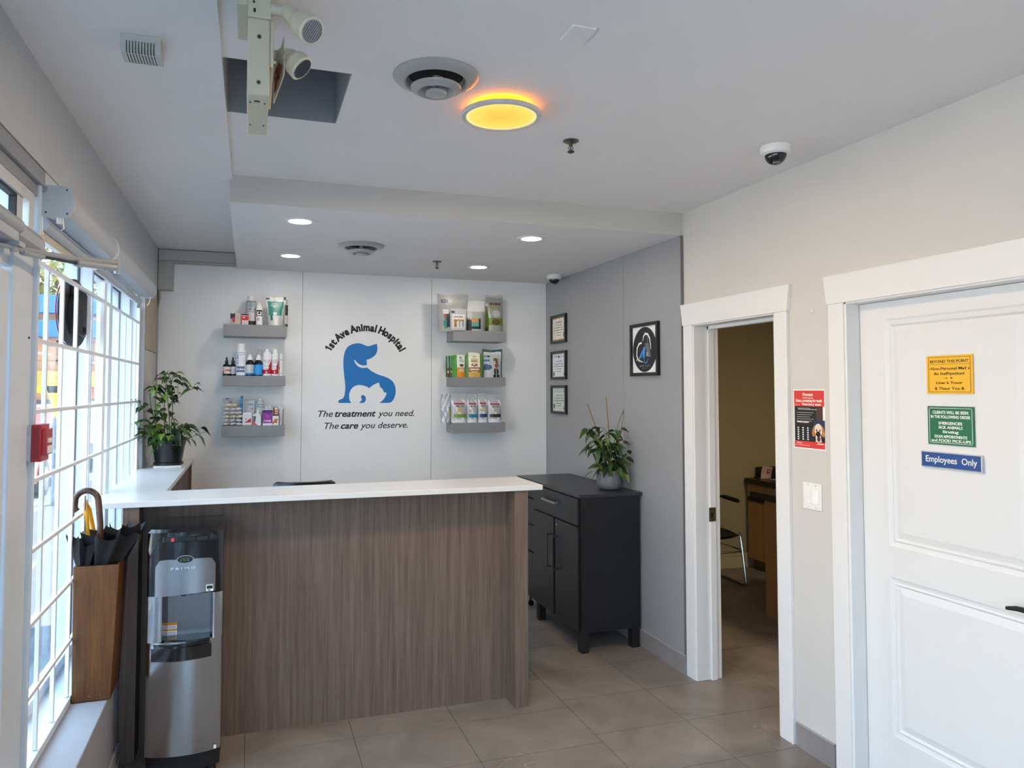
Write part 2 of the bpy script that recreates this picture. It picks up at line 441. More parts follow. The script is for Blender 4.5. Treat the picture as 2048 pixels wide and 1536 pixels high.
d2 = casing('door_1', 1.655, 2.548)

# the closed panelled door (moulded two-panel slab)
XD = XR+.060
def panel_door(root, X, y0, y1, z1, panels):
    M = FR(X, y1, 0)        # local x runs from the left edge of the slab as seen
    W = y1-y0
    b = MB(M)
    prof = [(0, 0), (.008, -.004), (.018, -.006), (.026, -.002), (.034, -.010), (.062, -.002), (.066, -.002)]
    xs = sorted({0, W} | {p for q in panels for p in (q[0], q[1])}); zs = sorted({0.008, z1} | {p for q in panels for p in (q[2], q[3])})
    for i in range(len(xs)-1):
        for j in range(len(zs)-1):
            xa, xb, za, zb = xs[i], xs[i+1], zs[j], zs[j+1]
            if any(abs(q[0]-xa) < 1e-6 and abs(q[1]-xb) < 1e-6 and abs(q[2]-za) < 1e-6 and abs(q[3]-zb) < 1e-6 for q in panels): continue
            b.add([(xa, za, 0), (xb, za, 0), (xb, zb, 0), (xa, zb, 0)], [(0, 1, 2, 3)])
    for xa, xb, za, zb in panels:
        rings = []
        vs = []
        for ins, d in prof:
            vs += [(xa+ins, za+ins, d), (xb-ins, za+ins, d), (xb-ins, zb-ins, d), (xa+ins, zb-ins, d)]
        k = len(prof); fs = []
        for r in range(k-1):
            for c in range(4): fs.append((r*4+c, r*4+(c+1) % 4, (r+1)*4+(c+1) % 4, (r+1)*4+c))
        fs.append((4*(k-1), 4*(k-1)+1, 4*(k-1)+2, 4*(k-1)+3))
        b.add(vs, fs)
    # sides and back of the slab
    b.add([(0, .008, 0), (W, .008, 0), (W, z1, 0), (0, z1, 0), (0, .008, -.035), (W, .008, -.035), (W, z1, -.035), (0, z1, -.035)],
          [(0, 4, 5, 1), (1, 5, 6, 2), (2, 6, 7, 3), (3, 7, 4, 0), (4, 7, 6, 5)])
    return b.build('door_slab', m_door, root, smooth=False, fix=True)
panel_door(d2, XD, 1.670, 2.5335, 2.036, [(.128, .74, .250, .895), (.128, .74, 1.022, 1.962)])
b = MB(); b.cyl((XD-.001, 1.745, .925), (XD-.012, 1.745, .925), .026, n=28); b.cyl((XD-.012, 1.745, .925), (XD-.05, 1.745, .925), .010)
b.tube([(XD-.048, 1.745, .925), (XD-.052, 1.79, .928), (XD-.052, 1.84, .926), (XD-.05, 1.876, .918)], [.011, .010, .009, .006], n=10)
b.build('door_handle', m_blackm, d2)

# ------------------------------------------------------------------ signs on the closed door, poster, switch
XF = XD-.0003
def sign_plate(name, M, w, h, bg, label, cat, rim=None, group=None):
    root = thing(name, M.to_translation(), label, cat, group)
    b = MB(M); b.box(-w/2, w/2, -h/2, h/2, 0, .003); b.build('plate', bg, root, smooth=False)
    return root
m_yel = mat('yellow_sign_plastic', '#f2b722', .45, noise=.02)
m_brn = mat('dark_brown_print', '#3c2a10', .6)
M = FR(XF, 2.109, 1.724)
r = sign_plate('notice_sign', M, .193, .147, m_yel, 'yellow notice reading BEYOND THIS POINT, topmost of the signs on white door', 'sign')
b = MB(M @ Matrix.Translation((0, 0, .0032)))
for (x0, x1, y0, y1) in ((-.088, .088, .0655, .067), (-.088, .088, -.067, -.0655), (-.088, -.0865, -.067, .067), (.0865, .088, -.067, .067), (-.086, .086, .0385, .0395)):
    b.box(x0, x1, y0, y1, 0, .0003)
def T(x, y, z=0): return Matrix.Translation((x, y, z))
for s, y, sz, wd in (('BEYOND THIS POINT', .045, .016, .160), ('-Non-Personal Mail s', .018, .0155, .168), ('Be Staff/ipatitunl', -.001, .0145, .125),
                     ('o   &', -.016, .009, .03), ('Linar k Ycour', -.036, .0145, .11), ('& Thaur You &', -.058, .015, .125)):
    b.text(s, sz, T(0, y), bold=.0002, width=wd)
b.build('lettering', m_brn, r, smooth=False)

m_grn = mat('green_sign_plastic', '#146a45', .4, noise=.03)
m_wp = mat('white_print', '#f2f2ec', .5)
M = FR(XF, 2.109, 1.529)
r = sign_plate('notice_sign', M, .193, .147, m_grn, 'green sign with white capitals about the order clients are seen, on white door', 'sign')
b = MB(M @ T(0, 0, .0032))
for (x0, x1, y0, y1) in ((-.086, .086, .0655, .067), (-.086, .086, -.067, -.0655), (-.0895, -.088, -.063, .063), (.088, .0895, -.063, .063)):
    b.box(x0, x1, y0, y1, 0, .0003)
for sx_ in (-1, 1):
    for sy_ in (-1, 1):
        b.tube([(sx_*(.085+.0037*sin(t)), sy_*(.0627+.0037*cos(t)), 0) for t in [k*pi/12 for k in range(7)]], .0006, n=4)
for s, y, sz, wd in (('CLIENTS WILL BE SEEN', .045, .0155, .148), ('IN THE FOLLOWING ORDER', .028, .0155, .165), ('EMERGENCIES', .004, .0150, .098),
                     ('SICK ANIMALS', -.012, .0150, .100), ('Sirutiug', -.028, .0140, .066), ('EXAM APPOINTMENTS', -.047, .0150, .135), ('and FOOD PICK-UPS', -.062, .0145, .165)):
    b.text(s, sz, T(0, y), bold=.00035, width=wd)
b.build('lettering', m_wp, r, smooth=False)

m_blu = mat('blue_sign_plastic', '#1d4b8f', .35, noise=.02)
M = FR(XF, 2.109, 1.396)
r = thing('name_sign', M.to_translation(), 'narrow blue Employees Only sign in a clear holder, lowest sign on white door', 'sign')
b = MB(M); b.box(-.1225, .1225, -.027, .027, .004, .006); b.build('plate', m_blu, r, smooth=False)
b = MB(M); b.box(-.124, .124, -.031, .031, 0, .004); b.box(-.124, .124, .0275, .030, 0, .009); b.box(-.124, .124, -.030, -.0275, 0, .009)
b.box(-.126, -.1235, -.031, .031, 0, .009); b.box(.1235, .1265, -.031, .031, 0, .010)
b.build('holder', mat('silver_holder', '#c7cbd2', .25, .6), r, smooth=False, bev=.0006)
b = MB(M @ T(0, 0, .0063)); b.text('Employees  Only', .034, T(0, -.009), bold=.0003, width=.213); b.build('lettering', m_wp, r, smooth=False)

# poster with a dog
m_pap = mat('white_paper', '#f4f2f0', .6); m_red = mat('red_print', '#d8392f', .5, noise=.03); m_blk = mat('black_print', '#16161a', .5)
m_brd = mat('brown_print', '#4a3128', .5); m_nvy = mat('navy_print', '#1e3350', .5); m_crm = mat('cream_dog_print', '#e9d3bd', .6, noise=.08); m_tan = mat('tan_dog_print', '#b8794a', .6, noise=.1)
M = FR(XR-.0005, 2.7805, 1.5295)
r = thing('dog_poster', M.to_translation(), 'red and black poster with a pale dog photo above the light switch', 'poster')
b = MB(M); b.box(-.100, .100, -.138, .138, 0, .0012); b.build('paper', m_pap, r, smooth=False)
b = MB(M @ T(0, 0, .0013))
b.box(-.096, .096, .060, .133, 0, .0004, 0); b.box(-.096, .096, -.133, -.103, 0, .0004, 0)
b.box(-.094, .086, -.103, .060, 0, .0004, 1); b.box(.045, .084, -.005, .056, .0004, .0006, 2); b.box(.03, .098, -.05, -.003, .0004, .0007, 3); b.box(.02,.098,-.103,-.05,.0004,.0006,1)
b.box(-.075, .005, .050, .053, .0004, .0008, 4)
b.build('print', [m_red, m_blk, m_brd, m_nvy, mat('grey_print', '#8c8c90', .6)], r, smooth=False)
b = MB(M @ T(0, 0, .0018))
b.text('Prevent', .020, T(-.005, .108), bold=.0005, width=.065); b.text('Dental disease', .010, T(-.005, .096), width=.065)
b.text('Exam, screening for teeth', .016, T(0, .081), bold=.0005, width=.165); b.text('Veterinary team', .017, T(.015, .064), bold=.0002, width=.12)
b.text('See us', .006, T(-.075, .064), width=.03)
b.text('Ask about dental health for your pet', .007, T(-.01, .044), width=.12)
for k in range(5): b.box(-.08, .03-.012*(k % 3), .030-.010*k, .0312-.010*k, 0, .0004)
b.text('Dental program', .009, T(-.04, -.016), bold=.0004, width=.075)
for i in range(6):
    for j in range(3): b.box(-.075+j*.031, -.066+j*.031, -.044-i*.0105, -.038-i*.0105, 0, .0004)
b.text('Thank you', .009, T(-.065, -.114), width=.035); b.text('Book a dental check for your dog', .006, T(-.045, -.123), width=.09)
b.text('clinic', .009, T(.068, -.113), bold=.0003, width=.04)
b.build('lettering', m_wp, r, smooth=False)
def ell(cx, cy, rx, ry, n=24, a=0): return [(cx+rx*cos(t)*cos(a)-ry*sin(t)*sin(a), cy+rx*cos(t)*sin(a)+ry*sin(t)*cos(a)) for t in [2*pi*k/n for k in range(n)]]
b = MB(M @ T(0, 0, .0020))
b.prism(ell(.034, -.052, .014, .028, a=-.35), .0003, 1); b.prism(ell(.082, -.052, .013, .028, a=.35), .0003, 1)
b.prism(ell(.058, -.048, .023, .030), .0005, 0); b.prism(ell(.057, -.078, .017, .026), .0005, 0); b.prism([(.040, -.102), (.078, -.102), (.07, -.075), (.046, -.075)], .0004, 0)
b.prism(ell(.058, -.066, .0085, .011), .0008, 2); b.prism(ell(.060, -.087, .010, .013), .0008, 3); b.prism(ell(.048, -.049, .004, .005), .0008, 2); b.prism(ell(.068, -.049, .004, .005), .0008, 2)
b.build('dog_picture', [m_crm, m_tan, m_blk, m_brd], r, smooth=False)

# light switch
M = FR(XR-.0005, 2.7655, 1.177)
r = thing('light_switch', M.to_translation(), 'white double rocker light switch below the dog poster', 'light switch')
b = MB(M); b.box(-.0575, .0575, -.060, .060, 0, .006); b.build('cover_plate', m_white, r, smooth=False, bev=.002)
for k, x in enumerate((-.023, .023)):
    b = MB(M @ T(x, 0, 0) @ Matrix.Rotation(radians(5 if k else -5), 4, 'Y')); b.box(-.0165, .0165, -.034, .034, 0, .0095); b.build('rocker', mat('switch_rocker', '#f4f3f1', .3), r, smooth=False, bev=.0015)
for x in (-.023, .023):
    for y in (-.050, .050): MB(M).cyl((x, y, .005), (x, y, .0068), .0028, n=10).build('screw', mat('screw_head', '#b5b4b0', .4, .3), r)
# a small stray hook on the wall
b = MB(FR(XR, 2.745, 2.03)); b.box(-.0035, .0035, -.008, .008, 0, .006); b.tube([(0, -.006, .006), (0, -.01, .011), (0, -.004, .013)], .0015)
tag(b.build('wall_hook', m_white), 'tiny white adhesive hook high on the wall between the two doors', 'hook')

# ------------------------------------------------------------------ frames on the grey wall
m_fr = mat('black_picture_frame', '#0d0d0e', .3)
def framed(M, w, h, fw, label, grp, paper):
    root = thing('certificate_frame' if grp else 'logo_frame', M.to_translation(), label, 'picture frame', grp)
    b = MB(M)
    b.box(-w/2, w/2, h/2-fw, h/2, 0, .022); b.box(-w/2, w/2, -h/2, -h/2+fw, 0, .022)
    b.box(-w/2, -w/2+fw, -h/2+fw, h/2-fw, 0, .022); b.box(w/2-fw, w/2, -h/2+fw, h/2-fw, 0, .022); b.box(-w/2+.004, w/2-.004, -h/2+.004, h/2-.004, 0, .006)
    b.build('frame', m_fr, root, smooth=False, bev=.0015)
    b = MB(M); b.box(-w/2+fw, w/2-fw, -h/2+fw, h/2-fw, .006, .0085); b.build('certificate' if grp else 'picture', paper, root, smooth=False)
    return root
gold = mat('gold_print', '#a8813c', .5); ink = mat('ink_print', '#4a4a4c', .6); teal = mat('teal_seal', '#2f6460', .5)
specs = [(2.174, m_cert1 := mat('cream_certificate', '#efe9da', .5), gold, 'cream certificate with gold border in a black frame, topmost of the three'),
         (1.871, m_cert2 := mat('white_certificate', '#e6e7ea', .5), ink, 'white certificate in a black frame, the middle of the three'),
         (1.586, m_cert3 := mat('green_certificate', '#cfd9cd', .5), ink, 'pale green certificate in a black frame, lowest of the three')]
for k, (z, pm, am, lb) in enumerate(specs):
    M = FR(XG, 5.612, z); r = framed(M, .31, .237, .022, lb, 'framed certificates on the grey wall', pm)
    b = MB(M @ T(0, 0, .009))
    W2, H2 = .128, .092
    if k == 0:
        for y in (H2-.004, -H2): b.box(-W2, W2, y, y+.007, 0, .0003, 0)
        for x in (-W2, W2-.004): b.box(x, x+.003, -H2, H2, 0, .0003, 0)
        b.prism(ell(.1, -.05, .014, .022), .0005, 0); b.text('Certificate', .022, T(0, .05), mi=1, width=.14)
    elif k == 1:
        b.text('College  of', .018, T(0, .068), mi=1, width=.2); b.prism(ell(0, .07, .008, .014), .0005, 1); b.prism(ell(-.105, -.07, .012, .02), .0005, 1); b.prism(ell(.108, -.075, .012, .012), .0005, 1)
    else:
        b.tube([(-.115, .045, 0), (-.10, .065, 0), (.10, .072, 0), (.118, .052, 0)], .0012, n=4, mi=1); b.prism(ell(-.1, -.055, .014, .024), .0005, 2); b.prism(ell(.1, -.07, .012, .012), .0005, 0)
    for q, (s, wdt) in enumerate((('This is to certify that', .13), ('has completed the degree', .17), ('Doctor of Veterinary Medicine', .19), ('with all rights', .1), ('and honours', .08))):
        b.text(s, .011, T(0, .03-.021*q), mi=1, width=wdt)
    b.build('print', [gold, ink, teal], r, smooth=False)
# oval logo picture
M = FR(XG, 4.2185, 1.929)
r = framed(M, .352, .345, .022, 'large black frame with a dark oval emblem in white mat', None, mat('white_mat_board', '#ece9e6', .5))
b = MB(M @ T(0, 0, .009)); b.prism(ell(0, .0, .150, .147, 48), .0006, 0)
def ribbon(pts, ws, z, mi):
    L_ = []; R_ = []
    for i, p in enumerate(pts):
        a = Vector(pts[min(i+1, len(pts)-1)]) - Vector(pts[max(i-1, 0)]); nrm = Vector((-a.y, a.x)).normalized()*ws[i]/2
        L_.append(Vector(p)+nrm); R_.append(Vector(p)-nrm)
    vs = [(q.x, q.y, z) for q in L_+R_]; k = len(pts)
    b.add(vs, [(i, i+1, k+i+1, k+i) for i in range(k-1)], mi)
ribbon([(-.02, .055), (-.012, .085), (.01, .102), (.04, .098), (.065, .07), (.075, .03), (.08, -.005)], [.004, .010, .014, .014, .012, .010, .004], .0012, 1)
ribbon([(-.035, .045), (-.07, .04), (-.095, .01), (-.10, -.04), (-.075, -.07), (-.02, -.082)], [.012, .012, .011, .012, .010, .004], .0012, 1)
ribbon([(-.105, -.07), (-.09, -.06), (-.06, -.06)], [.004, .010, .003], .0012, 1)
b.add([(-.075, -.055, .0012), (-.005, .02, .0012), (.012, .015, .0012), (.0, -.055, .0012), (-.02, -.055, .0012), (-.02, -.02, .0012), (-.045, -.055, .0012)], [(0, 1, 2, 5, 6), (2, 3, 4, 5)], 2)
ribbon([(-.005, -.06), (.0, -.085), (.025, -.09), (.05, -.06)], [.006, .008, .008, .004], .0013, 2)
b.add([(.005, .04, .001), (.05, .04, .001), (.08, -.05, .001), (.04, -.05, .001)], [(0, 1, 2, 3)], 3); b.box(.032, .038, .03, .09, .0005, .001, 3); b.box(.022, .045, -.045, -.02, .001, .0014, 4)
b.text('animal hospital', .02, T(.0, -.112, .001), mi=3, width=.13); b.text('clinic  team', .012, T(.005, -.125, .001), mi=3, width=.07)
b.build('emblem', [m_blk, m_wp, mat('sky_blue_print', '#3a8fd6', .5), mat('mid_grey_print', '#6d7076', .5), mat('light_grey_print', '#9a9ca2', .5)], r, smooth=False)

# ------------------------------------------------------------------ wall logo and tagline
m_dog = mat('blue_vinyl', '#0676c2', .45, noise=.02); m_ink = mat('black_vinyl', '#0e0e10', .5)
DOG = [(0.671, 1.561), (0.671, 1.579), (0.681, 1.588), (0.7, 1.592), (0.714, 1.607), (0.721, 1.64), (0.724, 1.681), (0.722, 1.715), (0.716, 1.762), (0.709, 1.816), (0.706, 1.87), (0.707, 1.917), (0.713, 1.957), (0.727, 1.995), (0.75, 2.019), (0.784, 2.035), (0.824, 2.041), (0.854, 2.036), (0.878, 2.023), (0.899, 2.017), (0.919, 2.02), (0.947, 2.031), (0.974, 2.039), (0.979, 2.01), (0.977, 1.976), (0.964, 1.948), (0.94, 1.927), (0.913, 1.914), (0.89, 1.906), (0.894, 1.885), (0.893, 1.866), (0.88, 1.861), (0.856, 1.861), (0.832, 1.871), (0.813, 1.886), (0.798, 1.905), (0.789, 1.907), (0.797, 1.884), (0.811, 1.864), (0.829, 1.849), (0.849, 1.842), (0.873, 1.84), (0.897, 1.845), (0.921, 1.824), (0.948, 1.806), (0.989, 1.787), (1.038, 1.774), (1.072, 1.76), (1.104, 1.737), (1.123, 1.706), (1.131, 1.668), (1.129, 1.627), (1.116, 1.592), (1.098, 1.568), (1.084, 1.559), (0.998, 1.56), (1.022, 1.579), (1.042, 1.603), (1.054, 1.627), (1.055, 1.642), (1.032, 1.647), (1.028, 1.662), (1.018, 1.678), (1.002, 1.688), (0.998, 1.709), (0.993, 1.724), (0.969, 1.717), (0.942, 1.702), (0.915, 1.68), (0.895, 1.691), (0.867, 1.701), (0.833, 1.707), (0.803, 1.7), (0.776, 1.681), (0.76, 1.654), (0.753, 1.624), (0.755, 1.593), (0.762, 1.574), (0.772, 1.561)]
CURL = [(0.833, 1.561), (0.848, 1.573), (0.857, 1.587), (0.849, 1.603), (0.849, 1.617), (0.861, 1.625), (0.878, 1.62), (0.889, 1.603), (0.888, 1.583), (0.879, 1.567), (0.87, 1.56)]
def smoothp(p, it=2):
    for _ in range(it):
        q = []
        for i in range(len(p)):
            a, c = p[i], p[(i+1) % len(p)]
            # keep sharp corners
            pr = p[i-1]; v1 = Vector((a[0]-pr[0], a[1]-pr[1])); v2 = Vector((c[0]-a[0], c[1]-a[1]))
            sharp = v1.length > 1e-6 and v2.length > 1e-6 and v1.angle(v2) > radians(42)
            if sharp: q.append(a)
            else: q.append((a[0]*.75+c[0]*.125+pr[0]*.125, a[1]*.75+c[1]*.125+pr[1]*.125))
            q.append(((a[0]+c[0])/2, (a[1]+c[1])/2))
        p = q
    return p
r = thing('wall_logo', (.887, YB, 1.8), 'blue dog emblem under curved black clinic lettering on the white back wall', 'wall sign')
b = MB(FB(0, YB-.0005, 0)); b.prism(smoothp(DOG), .0012); b.prism(smoothp(CURL), .0012); b.build('dog_emblem', m_dog, r, smooth=False)
b = MB()
txt = '1st Ave Animal Hospital'
wch = {'1': .75, 's': .9, 't': .72, ' ': .45, 'A': 1.15, 'v': .9, 'e': .95, 'n': .98, 'i': .52, 'm': 1.45, 'a': .95, 'l': .52, 'H': 1.15, 'o': .98, 'p': .98}
tot = sum(wch[c] for c in txt); acc = 0; a0, a1 = radians(154), radians(27)
for c in txt:
    t = a0 + (a1-a0)*(acc+wch[c]/2)/tot; acc += wch[c]
    if c == ' ': continue
    rr = .310
    M = FB(.887+rr*cos(t), YB-.0008, 1.832+rr*sin(t)) @ Matrix.Rotation(t-pi/2, 4, 'Z')
    if c == '1':
        b.add([(-.004, 0, 0), (.010, 0, 0), (.010, .059, 0), (.0, .059, 0), (-.014, .046, 0), (-.014, .036, 0), (-.004, .042, 0)], [(0, 1, 2, 3, 6), (3, 4, 5, 6)], 0, M); continue
    b.text(c, .082, M, bold=.0042, sx=.86)
b.build('lettering', m_ink, r, smooth=False)
r = thing('wall_tagline', (.89, YB, 1.4), 'two-line italic black tagline about treatment and care, below the blue dog', 'wall sign')
for parts, z in (((('The', .514, .629, 0), ('treatment', .643, .969, 1), ('you need.', .985, 1.284, 0)), 1.452), ((('The', .564, .675, 0), ('care', .690, .830, 1), ('you deserve.', .844, 1.232, 0)), 1.357)):
    b = MB()
    for s, x0, x1, bo in parts: b.text(s, .071, FB((x0+x1)/2, YB-.0008, z), bold=.0018 if bo else .0005, shear=.28, width=x1-x0)
    b.build('lettering', m_ink, r, smooth=False)

# ------------------------------------------------------------------ glazing on the left wall
GX = -0.80
w1 = bpy.data.objects.new('window_1', None); COL.objects.link(w1); w1.location = (GX, 4.0, .4); w1['kind'] = 'structure'
b = MB()
b.box(-.86, -.676, 2.76, 5.205, .388, .418); b.box(-.86, -.735, 2.76, 5.205, 2.29, 2.395); b.box(-.70, -.662, 2.76, 5.205, 2.345, 2.392)
b.box(-.86, -.74, 5.15, 5.205, .418, 2.30); b.box(-.80, -.70, 5.175, 5.205, .418, 2.30)
b.box(-.845, -.765, 4.005, 4.155, .418, 2.30); b.box(-.86, -.74, 3.985, 4.0, .418, 2.30); b.box(-.83, -.76, 4.60, 4.655, .418, 2.30)
b.box(-.82, -.78, 2.76, 5.205, .418, .47)
for y in (3.02, 3.30, 3.60, 4.35, 4.7): b.cyl((-.70, y, .417), (-.70, y, .4195), .009, n=12, mi=0)
b.build('window_frame', m_alu, w1, smooth=False, bev=.003)
b = MB()
for y0, y1 in ((4.155, 4.160), (3.980, 3.985), (4.655, 4.660), (5.143, 5.15)): b.box(-.806, -.796, y0, y1, .45, 2.29)
for z in (.470, 2.283): b.box(-.806, -.796, 2.80, 5.15, z, z+.005)
b.build('gasket', m_gask, w1, smooth=False)
b = MB(); b.box(GX-.003, GX+.003, 2.78, 3.985, .47, 2.29); b.box(GX-.003, GX+.003, 4.155, 5.15, .47, 2.29); b.build('pane', m_glass, w1, smooth=False)

# security grille: two panels of white square bars
m_bar = mat('white_grille_paint', '#e4e6ea', .4, noise=.03)
bx = -.69
def grille(y0, y1, ys, label):
    root = thing('window_grille', (bx, (y0+y1)/2, .418), label, 'window grille', 'white security grilles inside the shop window')
    for y in (y0, y1): MB().box(bx-.010, bx+.010, y-.010, y+.010, .42, 2.19).build('end_post', m_bar, root, smooth=False, bev=.002)
    for y in ys: MB().box(bx-.008, bx+.006, y-.008, y+.008, .42, 2.095).build('vertical_bar', m_bar, root, smooth=False, bev=.0015)
    for z in (2.093, 1.829, 1.590, 1.360, 1.127, .882, .644): MB().box(bx-.003, bx+.012, y0+.010, y1-.010, z-.007, z+.007).build('horizontal_bar', m_bar, root, smooth=False, bev=.0015)
grille(2.745, 3.975, (2.943, 3.168, 3.404, 3.66), 'near panel of white security bars, next to the entrance door post')
grille(4.01, 5.165, (4.20, 4.42, 4.65, 4.87, 5.05), 'far panel of white security bars, behind the potted plant')

# neon sign seen from behind (oval black back), hanging against the glass
r = thing('hanging_sign', (-.76, 3.66, 2.2), 'black oval back of a window sign hanging behind the white bars', 'sign')
sy, sz, syy, szz = 3.66, 1.985, .245, .150
b = MB(); Ms = FL(-.765, 3.67, 2.005)
b.prism(ell(0, 0, .245, .150, 44), .022, M=Ms @ Matrix.Translation((0, 0, 0))); b.build('back_panel', m_blackm, r, bev=.004)
b = MB(Ms); b.prism(ell(0, 0, .17, .10, 40), .03, M=T(0, 0, .02)); b.box(.02, .05, -.085, -.06, .05, .058, 1); b.box(-.12, .11, -.10, .11, .022, .040, 2)
b.build('casing', [m_blackm, mat('dark_grey_plastic', '#3b3c3f', .4), mat('charcoal_plastic', '#232427', .5)], r, bev=.003)
b = MB(Ms); b.tube([(.243*cos(t), .148*sin(t), -.006) for t in [2*pi*k/48 for k in range(49)]], .003, n=6); b.build('tube', mat('red_neon_tube', '#8a2626', .3), r)
for y in (3.50, 3.84): MB().tube([(-.755, y, 2.13), (-.76, y, 2.29)], .0015, n=5).build('hanging_wire', mat('grey_wire', '#b9babd', .5), r)
b = MB(); b.tube([(-.75, 3.86, 2.09), (-.742, 3.93, 2.0), (-.745, 3.95, 1.9), (-.745, 3.97, 1.75), (-.742, 3.985, 1.60)], .0022, n=5); b.build('power_cord', mat('grey_wire', '#b9babd', .5), r)

# entrance door, post, transom (left edge of the view) and glazing beyond the frame
w2 = bpy.data.objects.new('window_2', None); COL.objects.link(w2); w2.location = (GX, 0, .4); w2['kind'] = 'structure'
b = MB()
b.box(-.86, -.665, YR, .9, .388, .43); b.box(-.86, -.70, YR, .9, 2.33, 2.392)
for y in (YR, -1.5, -.3, .86): b.box(-.85, -.72, y, y+.05, .43, 2.33)
b.build('window_frame', m_alu, w2, smooth=False, bev=.003)
b = MB(); b.box(GX-.003, GX+.003, YR, .9, .43, 2.33); b.build('pane', m_glass, w2, smooth=False)

d3 = bpy.data.objects.new('door_3', None); COL.objects.link(d3); d3.location = (-.72, 1.8, 0); d3['kind'] = 'structure'
b = MB()
b.box(-.86, -.680, 2.515, 2.725, 0, 2.13); b.box(-.86, -.665, 2.725, 2.745, 0, 2.34); b.box(-.86, -.70, .9, 1.0, 0, 2.34)
b.box(-.78, -.690, .9, 2.52, 2.03, 2.10)
b.build('door_frame', m_alu, d3, smooth=False, bev=.004)
b = MB(); b.box(-.72, -.660, .9, 2.758, 2.338, 2.390); b.box(-.76, -.674, .9, 2.745, 2.298, 2.338); b.cyl((-.664, 2.74, 2.33), (-.664, 2.752, 2.33), .012); b.build('frame_head', m_alug, d3, smooth=False, bev=.003)
b = MB(); b.box(-.72, -.676, .9, 2.70, 2.262, 2.298); b.box(-.72, -.676, 2.645, 2.70, 2.10, 2.262); b.box(-.70, -.684, 2.55, 2.605, 2.10, 2.262); b.box(-.72, -.685, 1.0, 2.70, 2.10, 2.125)
b.cyl((-.676, 2.56, 2.28), (-.674, 2.56, 2.28), .004)
b.build('transom_frame', mat('cream_aluminium', '#cfd0d0', .45, noise=.03), d3, smooth=False, bev=.003)
b = MB(); b.box(-.705, -.686, .95, 2.55, 2.252, 2.262); b.box(-.705, -.686, 2.538, 2.55, 2.12, 2.256); b.build('gasket', m_gask, d3, smooth=False)
b = MB(); b.box(-.702, -.698, .95, 2.645, 2.125, 2.262); b.build('transom_pane', m_glass, d3, smooth=False)
b = MB()   # the leaf
b.box(-.725, -.685, 2.42, 2.495, .02, 2.015); b.box(-.725, -.685, .99, 1.07, .02, 2.015); b.box(-.725, -.685, 1.07, 2.42, 1.935, 2.015); b.box(-.725, -.685, 1.07, 2.42, .02, .22)
b.box(-.725, -.685, 1.07, 2.42, 1.785, 1.805); b.box(-.725, -.685, 1.07, 2.42, 1.55, 1.57); b.box(-.725, -.685, 1.07, 2.42, .80, .82)
b.build('door_leaf', m_alu, d3, smooth=False, bev=.004)
b = MB(); b.box(-.710, -.704, 1.07, 2.42, .22, 1.935); b.build('door_pane', m_glass, d3, smooth=False)
b = MB(); b.cyl((-.680, 2.69, 1.83), (-.677, 2.69, 1.83), .004); b.build('screw', m_gask, d3)

# door closer with its folded arm
m_cl = mat('silver_grey_paint', '#a3a6aa', .4, .1, noise=.03)
r = thing('door_closer', (-.66, 2.4, 2.1), 'silver door closer with long folded arm above the entrance door', 'door closer')
b = MB(); b.prism([(-.684, 2.112), (-.664, 2.100), (-.646, 2.116), (-.650, 2.150), (-.664, 2.170), (-.684, 2.176)], .30, M=T(0, 2.428, 0) @ Matrix(((1,0,0,0),(0,0,1,0),(0,1,0,0),(0,0,0,1)))); b.build('track_housing', m_cl, r, smooth=False, bev=.002)
b = MB(); b.cyl((-.654, 2.10, 2.137), (-.654, 2.425, 2.137), .025, n=32); b.box(-.70, -.64, 2.10, 2.41, 2.088, 2.118); b.box(-.70, -.654, 2.10, 2.42, 2.118, 2.162)
b.tube([(-.654+.020*(1-k/40)*cos(.45*k), 2.0985, 2.137+.020*(1-k/40)*sin(.45*k)) for k in range(38)], .0012, n=5)
b.build('cylinder_housing', m_cl, r, bev=.003)
b = MB(); b.tube([(-.74, 2.26, 2.076), (-.645, 2.44, 2.074), (-.57, 2.72, 2.098), (-.482, 3.02, 2.140)], [.008, .008, .009, .010], n=10); b.cyl((-.655, 2.42, 2.10), (-.655, 2.42, 2.062), .010)
b.box(-.672, -.636, 2.40, 2.46, 2.078, 2.092)
b.build('main_arm', m_cl, r)
b = MB(); b.tube([(-.642, 2.45, 2.066), (-.615, 2.56, 2.073)], .009, n=10); b.tube([(-.615, 2.56, 2.073), (-.56, 2.74, 2.086)], .0045, n=8, mi=1); b.tube([(-.56, 2.74, 2.088), (-.485, 3.00, 2.118)], .012, n=12)
b.cyl((-.479, 3.025, 2.158), (-.479, 3.025, 2.098), .011)
b.build('forearm', [m_cl, mat('dark_steel', '#45484d', .35, .6)], r)

# roller shade cassette
m_cas = mat('cassette_paint', '#b3b7bc', .45, noise=.02); m_fab = mat('beige_valance', '#cbc2b4', .7, noise=.03)
r = thing('roller_shade', (-.62, 4.0, 2.3), 'long white roller shade cassette mounted over the barred window', 'roller shade')
def cas_prof(g=0):
    p = [(-.664-g, 2.244-g), (-.596, 2.244-g)]
    p += [(-.600+(.026+g)*cos(t)*1.0, 2.292+(.050+g)*sin(t)) for t in [(-70+14*k)*pi/180 for k in range(12)]]
    p += [(-.664-g, 2.342+g)]
    return p
MY = Matrix(((1,0,0,0),(0,0,1,0),(0,1,0,0),(0,0,0,1)))   # local x,y -> X,Z ; local z -> +Y
b = MB(); b.prism(cas_prof(), 3.592-2.758, M=T(0, 2.758, 0) @ MY); b.prism(cas_prof(), 5.03-3.63, M=T(0, 3.63, 0) @ MY); b.build('cassette', m_cas, r, ang=25)
mcc = mat('cassette_cap', '#bcc1c6', .4, noise=.02)
MB().prism(cas_prof(.003), .012, M=T(0, 5.03, 0) @ MY).build('end_cap', mcc, r, ang=25)
